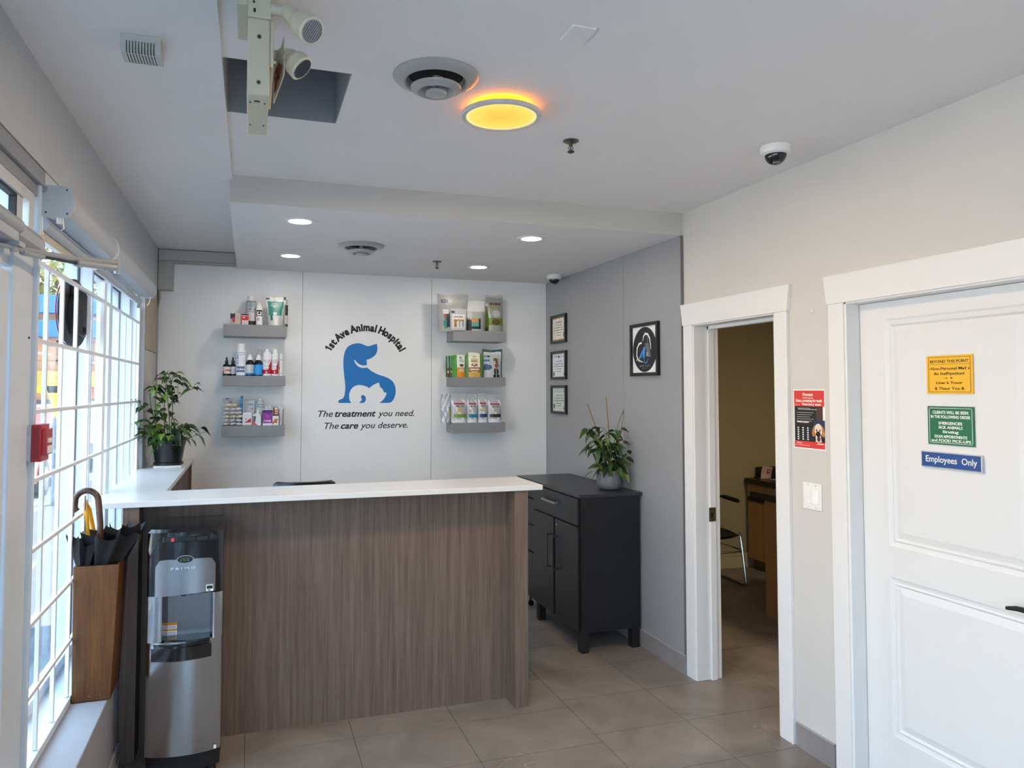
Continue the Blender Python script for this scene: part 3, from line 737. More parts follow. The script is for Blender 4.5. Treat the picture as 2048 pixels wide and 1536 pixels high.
b = MB(); b.prism(cas_prof(.004), .008, M=T(0, 2.75, 0) @ MY)
for x, z in ((-.655, 2.335), (-.594, 2.333), (-.655, 2.254), (-.592, 2.253)): b.cyl((x, 2.7502, z), (x, 2.7485, z), .003, n=10, mi=1)
b.build('end_cap', [mcc, m_gask], r, ang=25)
b = MB(); b.prism(cas_prof(.006), .038, M=T(0, 3.592, 0) @ MY); b.build('joint_bracket', mat('white_bracket', '#d9dbdd', .35), r, ang=25)
b = MB(); b.box(-.684, -.680, 2.80, 3.45, 2.175, 2.244, 0); b.cyl((-.672, 2.80, 2.222), (-.672, 3.60, 2.222), .018, n=20, mi=1); b.cyl((-.668, 3.63, 2.214), (-.668, 5.0, 2.214), .018, n=20, mi=1)
b.build('fabric_roll', [m_fab, m_cas], r)
b = MB(); b.tube([(-.668, 2.765, 2.244), (-.668, 2.77, 2.19), (-.666, 2.775, 2.185)], .0022, n=6); b.tube([(-.608, 2.765, 2.243), (-.604, 2.765, 2.205), (-.612, 2.765, 2.198)], .0022, n=6)
b.cyl((-.618, 2.77, 2.244), (-.618, 2.77, 2.222), .009); b.tube([(-.60, 5.0, 2.25), (-.61, 4.99, 2.20), (-.62, 4.99, 2.19)], .004, n=6)
b.build('cord_hook', m_white, r)

# fire alarm pull station on the door post
r = thing('pull_station', (-.69, 2.76, 1.48), 'red pull station on a grey metal box at the door post', 'alarm pull station')
b = MB(); b.box(-.722, -.668, 2.70, 2.80, 1.432, 1.548)
for x, z, q in ((-.709, 1.525, 0), (-.683, 1.525, 1), (-.708, 1.482, 1), (-.682, 1.482, 0)): b.cyl((x, 2.7002, z), (x, 2.6985, z), .010, n=18, mi=0)
for z in (1.508, 1.465): b.cyl((-.717, 2.7, z), (-.717, 2.698, z), .004, n=12, mi=1)
b.build('back_box', [mat('galvanised_steel', '#a9adb2', .4, .5, noise=.06), m_gask], r, bev=.002)
b = MB(); b.box(-.668, -.640, 2.705, 2.805, 1.430, 1.55); b.box(-.640, -.628, 2.715, 2.795, 1.45, 1.535, 0); b.box(-.6285, -.622, 2.73, 2.78, 1.49, 1.505, 1); b.box(-.6285, -.624, 2.728, 2.785, 1.455, 1.480, 1)
b.box(-.662, -.646, 2.7035, 2.706, 1.442, 1.54, 2)
b.build('red_housing', [mat('alarm_red', '#b01a22', .3), m_white, mat('alarm_dark_red', '#8c141b', .35)], r, bev=.003)

# small beige notice panel on the short wall stub
b = MB(); b.box(XL, XL+.006, 5.24, 5.80, 1.93, 2.34); tag(b.build('wall_panel', mat('beige_board', '#b3a48d', .7, noise=.05), bev=.001), 'beige board on the short wall stub between the window and back corner', 'panel')
b = MB(); b.box(XL, XL+.004, 5.30, 5.62, 1.70, 1.92); tag(b.build('wall_notice', mat('pale_notice_paper', '#c9c4b8', .7)), 'pale paper notice below the beige board, above the windowside plant', 'notice')

# ------------------------------------------------------------------ ceiling fittings
def downlight(x, y, label):
    root = thing('ceiling_downlight', (x, y, ZL), label, 'ceiling light', 'recessed downlights in the lower ceiling')
    M = FD(x, y, ZL)
    b = MB(M); b.lathe([(.062, .0), (.062, .004), (.080, .006), (.087, .003), (.088, 0)], n=40, cap=False); b.build('trim_ring', m_white, root)
    b = MB(M); b.lathe([(.0615, .0035), (.03, .0045), (.0005, .005)], n=40); b.build('diffuser', m_dl, root)
    area_light('downlight_lamp', (x, y, ZL-.012), (0, 0, 0), .11, 3.2, (1.0, .93, .84))
m_dl = mat('downlight_diffuser', '#ffffff', .4, noise=0, emis=9.0, ecol='#fff7ea')
for x, y, lb in ((.25, 4.13, 'round recessed downlight, front left of the four over the counter'), (1.632, 4.165, 'round recessed downlight, front right of the four over the counter'),
                 (.255, 5.22, 'round recessed downlight, back left, above the bottle shelves'), (1.634, 5.262, 'round recessed downlight, back right, near the pouch shelves')):
    downlight(x, y, lb)

# ring lamp with amber glow
cx, cy = .885, 2.565
r = thing('ring_ceiling_lamp', (cx, cy, ZC), 'round ceiling lamp glowing amber yellow with a white rim', 'ceiling lamp')
m_glow = mat('amber_diffuser', '#ffcf40', .4, noise=0)
nt = m_glow.node_tree; n = nt.nodes; L = nt.links; bs = n['Principled BSDF']
tc = n.new('ShaderNodeTexCoord'); ln = n.new('ShaderNodeVectorMath'); ln.operation = 'LENGTH'; sxyz = n.new('ShaderNodeSeparateXYZ'); cb = n.new('ShaderNodeCombineXYZ')
L.new(tc.outputs['Object'], sxyz.inputs[0]); L.new(sxyz.outputs[0], cb.inputs[0]); L.new(sxyz.outputs[1], cb.inputs[1]); L.new(cb.outputs[0], ln.inputs[0])
rp = n.new('ShaderNodeValToRGB'); e = rp.color_ramp.elements; e[0].position = 0; e[0].color = (1.0, .58, .04, 1); e[1].position = .85; e[1].color = (1.0, .80, .12, 1); x3 = e.new(1.0); x3.color = (1, .90, .38, 1)
mr = n.new('ShaderNodeMapRange'); mr.inputs[2].default_value = .131; L.new(ln.outputs['Value'], mr.inputs[0]); L.new(mr.outputs[0], rp.inputs[0]); L.new(rp.outputs[0], bs.inputs['Emission Color'])
bs.inputs['Emission Strength'].default_value = .98; bs.inputs['Base Color'].default_value = (.2, .15, .05, 1)
for l_ in list(bs.inputs['Base Color'].links): nt.links.remove(l_)
M = FD(cx, cy, ZC)
b = MB(M); b.lathe([(.108, 0), (.110, .003), (.110, .024), (.100, .026)], n=56); b.build('glow_band', mat('amber_band', '#ff9a1c', .4, noise=0, emis=7, ecol='#ff9a12'), r)
b = MB(M); b.lathe([(.100, .0262), (.143, .027), (.151, .032), (.152, .040), (.147, .045), (.134, .045), (.132, .042)], n=56, cap=False); b.build('rim', mat('lamp_rim', '#d6d2ca', .35), r)
b = MB(M); b.lathe([(.1325, .0415), (.07, .0425), (.0005, .043)], n=56); b.build('diffuser', m_glow, r)
area_light('ring_lamp_light', (cx, cy, ZC-.052), (0, 0, 0), .25, 30.0, (1.0, .72, .42))

# round air diffusers
def air_diffuser(x, y, z, label):
    root = thing('air_diffuser', (x, y, z), label, 'air vent', 'round white air diffusers in the ceilings')
    M = FD(x, y, z)
    b = MB(M); b.lathe([(.146, -.001), (.146, .005), (.138, .014), (.122, .021), (.108, .024), (.101, .020), (.094, .0)], n=56, cap=False); b.build('outer_ring', m_white2, root)
    b = MB(M); b.lathe([(.0935, .0006), (.0005, .0008)], n=40); b.build('duct_shade_disc', mat('painted_duct_shade', '#26231f', .8), root)  # flat dark disc paints the shade of an open duct
    b = MB(M); b.lathe([(.086, .040), (.084, .047), (.062, .058), (.052, .052), (.046, .040), (.040, .030)], n=48, cap=False); b.build('middle_ring', m_white2, root)
    b = MB(M); b.lathe([(.030, .052), (.036, .056), (.034, .064), (.020, .067), (.0005, .068)], n=40); b.cyl((0, 0, 0), (0, 0, .052), .012, mi=0)
    b.box(-.07, .07, -.006, .006, .030, .036); b.box(-.006, .006, -.07, .07, .030, .036)
    b.build('core', m_white2, root)
m_white2 = mat('enamel_white', '#aaa9a6', .3, noise=.02)
air_diffuser(.588, 2.385, ZC, 'large round air diffuser beside the amber lamp on the main ceiling')
air_diffuser(.668, 4.70, ZL, 'round air diffuser between the downlights on the lower ceiling')

# sprinklers
m_brs = mat('bronze_sprinkler', '#6d6252', .35, .8); m_nick = mat('dull_nickel', '#77756f', .35, .9)
for x, y, z, lb in ((1.293, 2.835, ZC, 'brass sprinkler head on the main ceiling, right of the amber lamp'), (1.278, 5.13, ZL, 'small brass sprinkler head on the lower ceiling near the back wall')):
    r = thing('sprinkler_head', (x, y, z), lb, 'sprinkler', 'ceiling sprinkler heads')
    M = FD(x, y, z)
    b = MB(M); b.lathe([(.034, 0), (.034, .003), (.026, .007), (.012, .008)], n=32); b.build('escutcheon', m_nick, r)
    b = MB(M); b.cyl((0, 0, .006), (0, 0, .022), .008, n=14); b.tube([(.006, 0, .022), (.011, 0, .032), (.003, 0, .045)], .002, n=6); b.tube([(-.006, 0, .022), (-.011, 0, .032), (-.003, 0, .045)], .002, n=6)
    b.cyl((0, 0, .022), (0, 0, .045), .003, n=8); b.lathe([(.0005, .044), (.014, .045), (.016, .049), (.008, .054), (.0005, .055)], n=20); b.build('frame', m_brs, r)

# dome cameras
m_dome = mat('smoked_dome', '#08080a', .06, coat=.5)
for x, y, z, s, lb in ((2.172, 2.62, ZC, 1.0, 'white dome camera on the main ceiling near the beige wall'), (2.330, 5.44, ZL, .92, 'white dome camera in the back corner above the certificates')):
    r = thing('dome_camera', (x, y, z), lb, 'security camera', 'dome security cameras')
    M = FD(x, y, z) @ Matrix.Scale(s, 4)
    b = MB(M); b.lathe([(.060, 0), (.064, .003), (.065, .024), (.060, .034), (.048, .040), (.044, .041)], n=44); b.build('housing', m_white, r)
    b = MB(M); b.lathe([(.046*cos(a), .038+.046*sin(a)) for a in [k*pi/2/10 for k in range(10)]]+[(.0004, .084)], n=36); b.build('dome', m_dome, r)
    b = MB(M @ T(-.012, .018, .060)); b.lathe([(.016, .010), (.016, .018), (.010, .020)], n=18); b.build('lens', mat('lens_glass', '#141419', .05, coat=1), r)

# blank plate on the ceiling
b = MB(); b.box(.881, .958, 1.911, 2.010, ZC-.008, ZC); tag(b.build('blank_plate', m_ceil, bev=.002), 'small square blank cover plate on the ceiling above the amber lamp', 'cover plate')
# sounder on the left ceiling
M = FD(-.32, 2.36, ZB)
r = thing('alarm_sounder', (-.32, 2.36, ZB), 'boxy slotted beige sounder on the left ceiling', 'alarm sounder')
ms = mat('ivory_plastic', '#c5c4ba', .5, noise=.02)
b = MB(); x0, x1 = -.374, -.266
pf = [(2.320, ZB), (2.326, ZB-.048), (2.334, ZB-.054), (2.402, ZB-.054), (2.412, ZB-.046), (2.416, ZB)]
b.prism([(p[0], p[1]) for p in pf], x1-x0, M=Matrix(((0,0,1,x0),(1,0,0,0),(0,1,0,0),(0,0,0,1)))); b.build('housing', ms, r, smooth=False, bev=.002)
b = MB()
for k in range(10):
    x = -.359+k*.0082; b.box(x, x+.0022, 2.3215, 2.3262, ZB-.046, ZB-.020); b.box(x, x+.0024, 2.336, 2.398, ZB-.0545, ZB-.0535)
    b.box(x, x+.0023, 2.325, 2.337, ZB-.0535, ZB-.0455)
b.build('slot', mat('slot_dark', '#35352f', .8), r, smooth=False)

# exit sign box with emergency lamp heads
m_iv = mat('ivory_metal', '#c3bda6', .45, noise=.03)
r = thing('exit_sign', (.01, 2.05, ZC), 'ivory metal exit sign box hanging edge-on under the ceiling', 'exit sign')
b = MB(); b.box(-.018, .036, 1.90, 2.205, 2.404, 2.60); b.box(-.019, .038, 1.894, 2.205, 2.60, 2.70); b.box(.036, .046, 1.903, 2.20, 2.48, 2.60)
b.box(-.045, -.018, 1.9, 2.1, 2.63, 2.69); b.cyl((.01, 2.05, 2.70), (.01, 2.05, ZC), .05)
b.build('housing', m_iv, r, smooth=False, bev=.003)
for z in (2.553, 2.436): b = MB(); b.cyl((.010, 1.9002, z), (.010, 1.8975, z), .0052, n=16, mi=0); b.cyl((.010, 1.8976, z), (.010, 1.897, z), .0028, n=12, mi=1); b.build('screw', [m_nick, m_gask], r)
for x in (-.010, .026):
    for y in (1.955, 2.12): MB().cyl((x, y, 2.4042), (x, y, 2.4025), .0025, n=8).build('screw', m_gask, r)
b = MB()
b.box(-.005, .001, 1.8935, 1.895, 2.612, 2.622, 1); b.cyl((-.004, 1.895, 2.638), (-.004, 1.893, 2.638), .003, mi=1)
b.box(.0, .014, 1.94, 1.946, 2.4025, 2.4042, 1)
b.build('vent_slot', [m_nick, m_gask], r)
Mx = T(.0625, 2.06, 2.542) @ Matrix.Rotation(radians(5.5), 4, 'Z') @ Matrix(((0,0,-1,0),(-1,0,0,0),(0,1,0,0),(0,0,0,1)))
b = MB(Mx); b.box(-.105, .105, -.055, .048, -.0025, 0, 0); b.text('EXIT', .075, T(0, -.030, .0006), bold=.002, mi=1, width=.17)
b.build('sign_face', [mat('frosted_acrylic', '#d9d3d0', .3), mat('exit_red', '#a8342a', .4), m_iv], r, smooth=False)
for k, (p0, p1, p2) in enumerate((((.078, 1.90, 2.628), (.100, 1.875, 2.598), (.134, 1.835, 2.556)), ((.070, 1.98, 2.555), (.092, 1.96, 2.535), (.118, 1.95, 2.508)))):
    h = thing_part = bpy.data.objects.new('lamp_head', None); COL.objects.link(h); h.parent = r; h.location = (0, 0, 0)
    p0, p1, p2 = map(Vector, (p0, p1, p2)); d = (p2-p1).normalized()
    if k: p0 += Vector((0, .02, 0)); 
    b = MB(); b.cyl(p0, p1, .021, .024, n=28); b.cyl(p1, p1+(p2-p1)*.35, .024, .033, n=28); b.cyl(p1+(p2-p1)*.35, p2, .033, .036, n=28)
    b.tube([Vector((.036, p0.y, p0.z)), p0+Vector((-.012, 0, 0)), p0], .014, n=12)
    b.build('shell', m_iv, h)
    b = MB(); b.cyl(p2, p2+d*.0025, .0355, .033, n=28); b.build('bezel', mat('ivory_bezel', '#d0ccba', .4), h)
    b = MB(); b.cyl(p2+d*.002, p2+d*.0035, .029, n=28, mi=0)
    a = d.orthogonal().normalized(); c = d.cross(a)
    for q in range(-4, 5):
        hw = math.sqrt(max(0, .027**2-(q*.006)**2)); b.tube([p2+d*.004+a*q*.006-c*hw, p2+d*.004+a*q*.006+c*hw], .0012, n=4, mi=1)
    b.build('lens', [mat('lamp_lens', '#8d9094', .15, .6), mat('lens_rib', '#3e4144', .3)], h)

# ------------------------------------------------------------------ reception counter
m_lam = wood('grey_brown_laminate', '#55453a', '#6c5a4e', '#806d60', 3.0, (19, 19, .6), .5)
m_qz = mat('white_quartz', '#d9d8d6', .22, noise=.02, scale=6)
m_dark = mat('dark_interior', '#2c2724', .8)
ZT, ZU = 1.157, 1.131
r = thing('reception_counter', (.4, 3.85, 0), 'L-shaped wood laminate reception counter with a white stone top', 'reception counter')
b = MB()
# L-shaped top as one outline
P = [(-.679, 3.66), (1.498, 3.66), (1.498, 4.065), (-.392, 4.02), (-.392, 5.905), (-.653, 5.905), (-.653, 5.21), (-.672, 5.2), (-.676, 3.75)]
b.prism(P, ZT-ZU, M=T(0, 0, ZU)); b.build('countertop', m_qz, r, smooth=False, bev=.002)
b = MB(); b.box(-.47, 1.3415, 3.8088, 3.83, .0, ZU); b.build('front_panel', m_lam, r, smooth=False)
b = MB(); b.box(1.3415, 1.4172, 3.672, 4.05, 0, ZU); b.build('end_panel', m_lam, r, smooth=False, bev=.001)
b = MB(); b.box(-.538, -.470, 3.672, 4.05, 0, ZU); b.build('end_panel', m_lam, r, smooth=False, bev=.001)
b = MB(); b.box(-.42, -.40, 4.03, 4.9, 0, .74); b.box(-.535, -.405, 5.42, 5.46, 0, ZU); b.box(-.535, -.405, 5.56, 5.60, 0, ZU); b.box(-.535, -.405, 5.86, 5.905, 0, ZU); b.build('wing_panel', m_lam, r, smooth=False)
b = MB(); b.box(-.395, 1.34, 3.84, 4.45, .71, .74); b.build('desk_top', m_dark, r, smooth=False)

# ------------------------------------------------------------------ water dispenser
m_ss = mat('brushed_steel', '#b3b4b6', .17, 1.0, noise=.05, scale=5, stretch=(60, 60, 1), bump=.05, bscale=30)
m_ss2 = mat('recess_steel', '#77787a', .35, 1.0, noise=.04, scale=5, stretch=(40, 40, 1))
m_gb = mat('gloss_black', '#0a0b0d', .12, coat=.6)
x0, x1, yf, yb = -.406, -.102, 3.435, 3.775
r = thing('water_dispenser', ((x0+x1)/2, (yf+yb)/2, 0), 'tall stainless steel and black water dispenser standing before the counter', 'water dispenser')
def bowfront(xa, xb, y, ybk, bow=.034, n=16, ins=.012):
    """plan outline with a gently bowed front; returns xy polygon"""
    p = [(xa, ybk), (xa, y+bow+ins*.4)]
    for k in range(n+1):
        t = k/n; p.append((xa+(xb-xa)*(.01+.98*t), y+bow*(2*t-1)**2*.9+(ins if k in (0, n) else 0)*.3))
    p += [(xb, y+bow+ins*.4), (xb, ybk)]
    return p
b = MB(); b.prism(bowfront(x0, x1, yf, yb), .478, M=T(0, 0, .105)); b.build('lower_panel', m_ss, r, ang=30)
b = MB(); b.prism(bowfront(x0+.004, x1-.004, yf+.012, yb), .07, M=T(0, 0, .036)); 
for x in (x0+.04, x1-.04):
    for y in (yf+.06, yb-.04): b.cyl((x, y, 0), (x, y, .037), .022)
b.build('base', m_blackm, r)
b = MB()  # middle section: side columns and recessed niche
b.prism([(x0, yb), (x0, yf+.024), (x0+.008, yf+.017), (x0+.040, yf+.008), (x0+.062, yf+.012), (x0+.078, yf+.085), (x0+.078, yb)], .196, M=T(0, 0, .586))
b.build('side_column', m_ss, r, ang=30); b = MB()
b.prism([(x1, yb), (x1, yf+.024), (x1-.008, yf+.017), (x1-.032, yf+.008), (x1-.038, yf+.012), (x1-.052, yf+.085), (x1-.052, yb)], .196, M=T(0, 0, .586))
b.build('side_column', m_ss, r, ang=30)
b = MB(); b.box(x0+.06, x1-.04, yf+.085, yf+.10, .586, .79); b.build('niche_back', m_ss2, r, smooth=False)
b = MB(); b.prism(bowfront(x0-.001, x1+.001, yf+.001, yb, .020), .265, M=T(0, 0, .784))
top = bowfront(x0, x1, yf+.006, yb, .020); inn = [(-.254+(p[0]+.254)*.93, 3.60+(p[1]-3.60)*.95) for p in top]
k = len(top); b.add([(p[0], p[1], 1.049) for p in top]+[(p[0], p[1], 1.062) for p in inn], [(i, (i+1) % k, k+(i+1) % k, k+i) for i in range(k)]+[tuple(range(k, 2*k))])
b.build('black_hood', m_gb, r, ang=30)
# steel fascia with rounded top corners, set proud of the hood
fp = [(-.373, .780), (-.373, .905)] + [(-.345-.028*cos(a), .905+.028*sin(a)) for a in [k*pi/2/6 for k in range(1, 7)]] + [(-.16+.028*sin(a), .908+.028*cos(a)) for a in [k*pi/2/6 for k in range(0, 7)]] + [(-.132, .790)]
b = MB(); xs_ = 16
def yfr(x): t = (x-x0)/(x1-x0); return yf+.020*(2*t-1)**2*.9-.004
bot = []; tp = []
for i in range(xs_+1):
    x = -.373+(.373-.132)*i/xs_
    zb = .780+.010*i/xs_
    e = min(x+.373, -.132-x); zt = .935 if e >= .028 else .907+.028*math.sqrt(max(0, 1-((.028-e)/.028)**2))
    bot.append((x, yfr(x), zb)); tp.append((x, yfr(x), zt))
k = xs_+1; vs = bot+tp+[(p[0], p[1]+.01, p[2]) for p in bot+tp]
b.add(vs, [(i, i+1, k+i+1, k+i) for i in range(xs_)]+[(i, i+1, 2*k+i+1, 2*k+i) for i in range(xs_)]+[(k+i, k+i+1, 3*k+i+1, 3*k+i) for i in range(xs_)]+[(0, k, 3*k, 2*k), (xs_, k+xs_, 3*k+xs_, 2*k+xs_)])
b.build('fascia', m_ss, r, ang=30)
b = MB(); b.prism(ell(-.2545, .935, .034, .017, 32), .006, M=FB(0, yf-.001, 0)); b.prism(ell(-.2545, .935, .031, .0145, 32), .002, 1, M=FB(0, yf-.007, 0))
for k in range(14): b.prism(ell(-.272+.0055*(k % 7)+random.uniform(-.002, .002), .931+.007*(k//7), .0025, .002, 8), .001, 2 if k % 3 else 3, M=FB(0, yf-.009, 0))
b.build('badge', [mat('badge_rim', '#9fa5a3', .3, .7), mat('badge_dark', '#0f1411', .3), mat('badge_green', '#2f6b28', .5), mat('badge_grey', '#7f8886', .5)], r)
b = MB(); b.text('P R I M O', .014, FB(-.262, yf-.005, .892), bold=.0002, width=.098); b.build('lettering', mat('embossed_steel', '#dcdcdc', .3, .5), r, smooth=False)
b = MB(); b.box(-.345, -.128, yf-.003, yf+.02, 1.008, 1.034, 0); b.box(-.312, -.300, yf-.0045, yf, 1.013, 1.027, 1); b.box(-.290, -.215, yf-.0035, yf, 1.011, 1.030, 2); b.box(-.208, -.165, yf-.0035, yf, 1.011, 1.030, 2); b.box(-.155, -.140, yf-.006, yf+.01, 1.018, 1.040, 2)
b.build('button_strip', [m_gb, mat('red_button', '#e2402f', .4), mat('black_button', '#15171b', .2)], r, smooth=False, bev=.0015)
b = MB(); b.box(-.168, -.140, yf-.0045, yf+.001, .792, .818, 0); b.box(-.166, -.142, yf-.005, yf-.004, .802, .816, 1); b.box(-.163, -.150, yf-.0054, yf-.0048, .795, .799, 2); b.box(-.150,-.145,yf-.0056,yf-.005,.805,.812,2); b.build('info_sticker', [m_wp, m_blk, m_ink], r, smooth=False)
# drip tray
b = MB(); tr = [(-.383, yf+.09), (-.383, yf-.002)] + [(-.383+.24*t, yf-.002-.030*sin(pi*t)) for t in [k/12 for k in range(1, 12)]] + [(-.143, yf-.002), (-.143, yf+.09)]
b.prism(tr, .055, M=T(0, 0, .513)); b.add([], []); 
inn = [(-.263+(p[0]+.263)*.93, yf+.03+(p[1]-yf-.03)*.80) for p in tr]; b.prism(inn, .012, M=T(0, 0, .568))
b.prism([(-.37, yf+.09), (-.335, yf+.01), (-.20, yf-.005), (-.15, yf+.01), (-.15, yf+.09)], .016, M=T(0, 0, .575))
b.build('drip_tray', m_gb, r, ang=30)
b = MB(); ms_ = FB(-.313, yf+.0845, .618); b.box(-.023, .023, -.028, .028, 0, .001, 0, ms_)
b.box(-.023, .023, .016, .028, .001, .0014, 1, ms_); b.box(-.023, .023, -.008, .0, .001, .0014, 1, ms_)
for z in (.010, .005, -.014, -.019, -.024): b.box(-.018, .018, z-.0012, z+.0012, .001, .0013, 2, ms_)
b.build('warning_sticker', [m_pap, mat('orange_print', '#e28a18', .5), mat('blue_grey_print', '#8b95a8', .5)], r, smooth=False)
b = MB(); b.cyl((-.263, yf+.06, .784), (-.263, yf+.06, .765), .012); b.cyl((-.235, yf+.06, .784), (-.235, yf+.06, .768), .010); b.build('spout', m_black, r)
b = MB(); b.box(-.128, -.118, yf+.012, yf+.0125, .112, .128); b.build('scuff', m_wp, r, smooth=False)

# ------------------------------------------------------------------ umbrella stand and umbrellas
m_teak = wood('teak_stand_wood', '#3a2108', '#5e3811', '#7a4d1c', 2.2, (7, 7, .8), .4)
r = thing('umbrella_stand', (-.6, 3.5, .39), 'tapered square brown wooden umbrella stand on the window sill', 'umbrella stand')
za, zb = .392, .938
A = [(-.672, 3.40), (-.530, 3.40), (-.530, 3.62), (-.672, 3.62)]; Bt = [(-.677, 3.40), (-.506, 3.40), (-.506, 3.625), (-.677, 3.625)]
b = MB(); t_ = .012
def ins(q, d): return [(q[0][0]+d, q[0][1]+d), (q[1][0]-d, q[1][1]+d), (q[2][0]-d, q[2][1]-d), (q[3][0]+d, q[3][1]-d)]
vs = [(x, y, za) for x, y in A]+[(x, y, zb) for x, y in Bt]+[(x, y, zb) for x, y in ins(Bt, t_)]+[(x, y, za+.02) for x, y in ins(A, t_)]
fs = [(0, 1, 2, 3)]+[(i, (i+1) % 4, 4+(i+1) % 4, 4+i) for i in range(4)]+[(4+i, 4+(i+1) % 4, 8+(i+1) % 4, 8+i) for i in range(4)]+[(8+i, 8+(i+1) % 4, 12+(i+1) % 4, 12+i) for i in range(4)]+[(12, 13, 14, 15)]
b.add(vs, fs); b.build('box', m_teak, r, smooth=False, bev=.002)
for x in (-.608, -.566): MB().cyl((x, 3.4005, .412), (x, 3.398, .412), .003, n=10).build('screw', m_nick, r)
m_uf = mat('black_umbrella_fabric', '#0b0c0f', .75, noise=.1)
def folded(b, c0, c1, r0, r1, seed, n=64, ribs=8, rows=12, mi=0):
    rnd = random.Random(seed); c0 = Vector(c0); c1 = Vector(c1); vs = []
    amp = [rnd.uniform(.25, .55) for _ in range(ribs)]; ln_ = [rnd.uniform(-.012, .03) for _ in range(ribs)]
    for i in range(rows+1):
        t = i/rows; c = c0.lerp(c1, t); rr = r0+(r1-r0)*t**1.3
        for j in range(n):
            a = 2*pi*j/n; k = int(a/(2*pi)*ribs) % ribs; ph = (a/(2*pi)*ribs) % 1
            f = 1+amp[k]*(abs(2*ph-1)**1.5-.4)*(.3+.7*t)
            up = ln_[k]*t*t+(.022*(abs(2*ph-1)**2))*t**3
            vs.append((c.x+rr*f*cos(a+.5*t), c.y+rr*f*sin(a+.5*t), c.z+up))
    fs = [(i*n+j, i*n+(j+1) % n, (i+1)*n+(j+1) % n, (i+1)*n+j) for i in range(rows) for j in range(n)]
    top = rows*n; vs2 = c1-(c1-c0).normalized()*.09; vs.append(tuple(vs2)); fs += [(top+j, top+(j+1) % n, len(vs)-1) for j in range(n)]
    fs.append(tuple(range(n-1, -1, -1)))
    b.add(vs, fs, mi)
m_crook = mat('brown_wood_handle', '#4b2c20', .3, noise=.2, scale=30, stretch=(1, 1, .2)); m_yelh = mat('yellow_handle', '#d79a1e', .35, noise=.08, scale=20)
m_shaft = mat('umbrella_shaft', '#8b8d90', .3, .9)
r = thing('umbrella', (-.59, 3.5, .42), 'black umbrella with brown curved wooden crook handle, tallest in the stand', 'umbrella', 'umbrellas in the wooden stand')
b = MB(); folded(b, (-.585, 3.50, .84), (-.550, 3.46, 1.035), .034, .096, 3); b.build('canopy', m_uf, r, ang=60)
b = MB(); b.tube([(-.575, 3.50, .43), (-.590, 3.455, 1.05)], .006); b.build('shaft', m_shaft, r)
pts = [(-.588, 3.45, .985), (-.590, 3.45, 1.10), (-.598, 3.45, 1.19)] + [(-.643+.044*cos(a), 3.45, 1.198+.044*sin(a)) for a in [k*pi/10 for k in range(0, 10)]] + [(-.687, 3.45, 1.185), (-.686, 3.45, 1.170), (-.677, 3.45, 1.158)]
b = MB(); b.tube(pts, [.0125, .0125, .013]+[.0125]*10+[.0125, .012, .0115], n=14); b.build('handle', m_crook, r)
b = MB(); b.cyl((-.588, 3.45, .988), (-.588, 3.45, 1.0), .0145); b.build('collar', mat('gold_collar', '#b08a42', .25, .9), r)
r = thing('umbrella', (-.64, 3.56, .42), 'umbrella with a yellow curved handle, behind the brown crook', 'umbrella', 'umbrellas in the wooden stand')
b = MB(); folded(b, (-.615, 3.57, .84), (-.600, 3.56, 1.025), .025, .070, 8, ribs=7); b.build('canopy', m_uf, r, ang=60)
pts = [(-.606, 3.53, 1.00), (-.625, 3.52, 1.10), (-.637, 3.515, 1.165)] + [(-.647-.018*0+.0, 3.50, 1.188), (-.645, 3.475, 1.203), (-.640, 3.45, 1.195), (-.634, 3.435, 1.165), (-.628, 3.44, 1.09), (-.622, 3.45, 1.03)]
pts = [Vector(p)+Vector((-.012, .02, -.012)) for p in pts]
b = MB(); b.tube(pts, [.008, .009, .0095, .0095, .0095, .0095, .0095, .009, .0075], n=12); b.build('handle', m_yelh, r)
r = thing('umbrella', (-.65, 3.45, .42), 'short black umbrella with a thin metal shaft, leftmost in the stand', 'umbrella', 'umbrellas in the wooden stand')
b = MB(); folded(b, (-.640, 3.46, .86), (-.652, 3.45, 1.02), .018, .056, 15, ribs=6); b.build('canopy', m_uf, r, ang=60)
b = MB(); b.tube([(-.645, 3.46, .43), (-.650, 3.45, 1.22)], .0032); b.build('shaft', m_shaft, r)
r = thing('umbrella', (-.54, 3.58, .42), 'black umbrella with a pointed fabric tip, right edge of the stand', 'umbrella', 'umbrellas in the wooden stand')
b = MB(); folded(b, (-.555, 3.57, .86), (-.508, 3.54, 1.045), .022, .068, 22, ribs=6); b.tube([(-.51, 3.565, 1.0), (-.502, 3.56, 1.075)], [.006, .003]); b.build('canopy', m_uf, r, ang=60)

# ------------------------------------------------------------------ black cabinet by the grey wall
m_cab = mat('charcoal_cabinet', '#15171b', .38, noise=.04); m_cabt = mat('charcoal_cabinet_top', '#2b2d31', .33, noise=.03)
m_hdl = mat('cabinet_handle_metal', '#5a5b5e', .35, .8)
r = thing('storage_cabinet', (2.22, 4.83, 0), 'black storage cabinet with drawer and doors along the grey wall', 'cabinet')
cy0, cy1, cxf = 4.285, 5.06, 2.015
b = MB(); b.box(cxf, 2.432, cy0, cy1, .125, .978)
b.build('body', m_cab, r, smooth=False, bev=.001)
b = MB(); b.box(1.997, 2.447, 4.272, 5.41, .978, .999); b.build('top', m_cabt, r, smooth=False, bev=.001)
for x in (2.04, 2.40):
    for y in (4.315, 5.02): b = MB(); b.box(x-.025, x+.025, y-.028, y+.028, 0, .126); b.build('leg', m_blackm, r, smooth=False, bev=.002)
def front(y0, y1, z0, z1, nm, hx=0):
    b = MB(); b.box(cxf-.020, cxf-.002, y0, y1, z0, z1); return b.build(nm, m_cab, r, smooth=False, bev=.0015)
dr = front(4.30, 5.055, .800, .970, 'drawer')
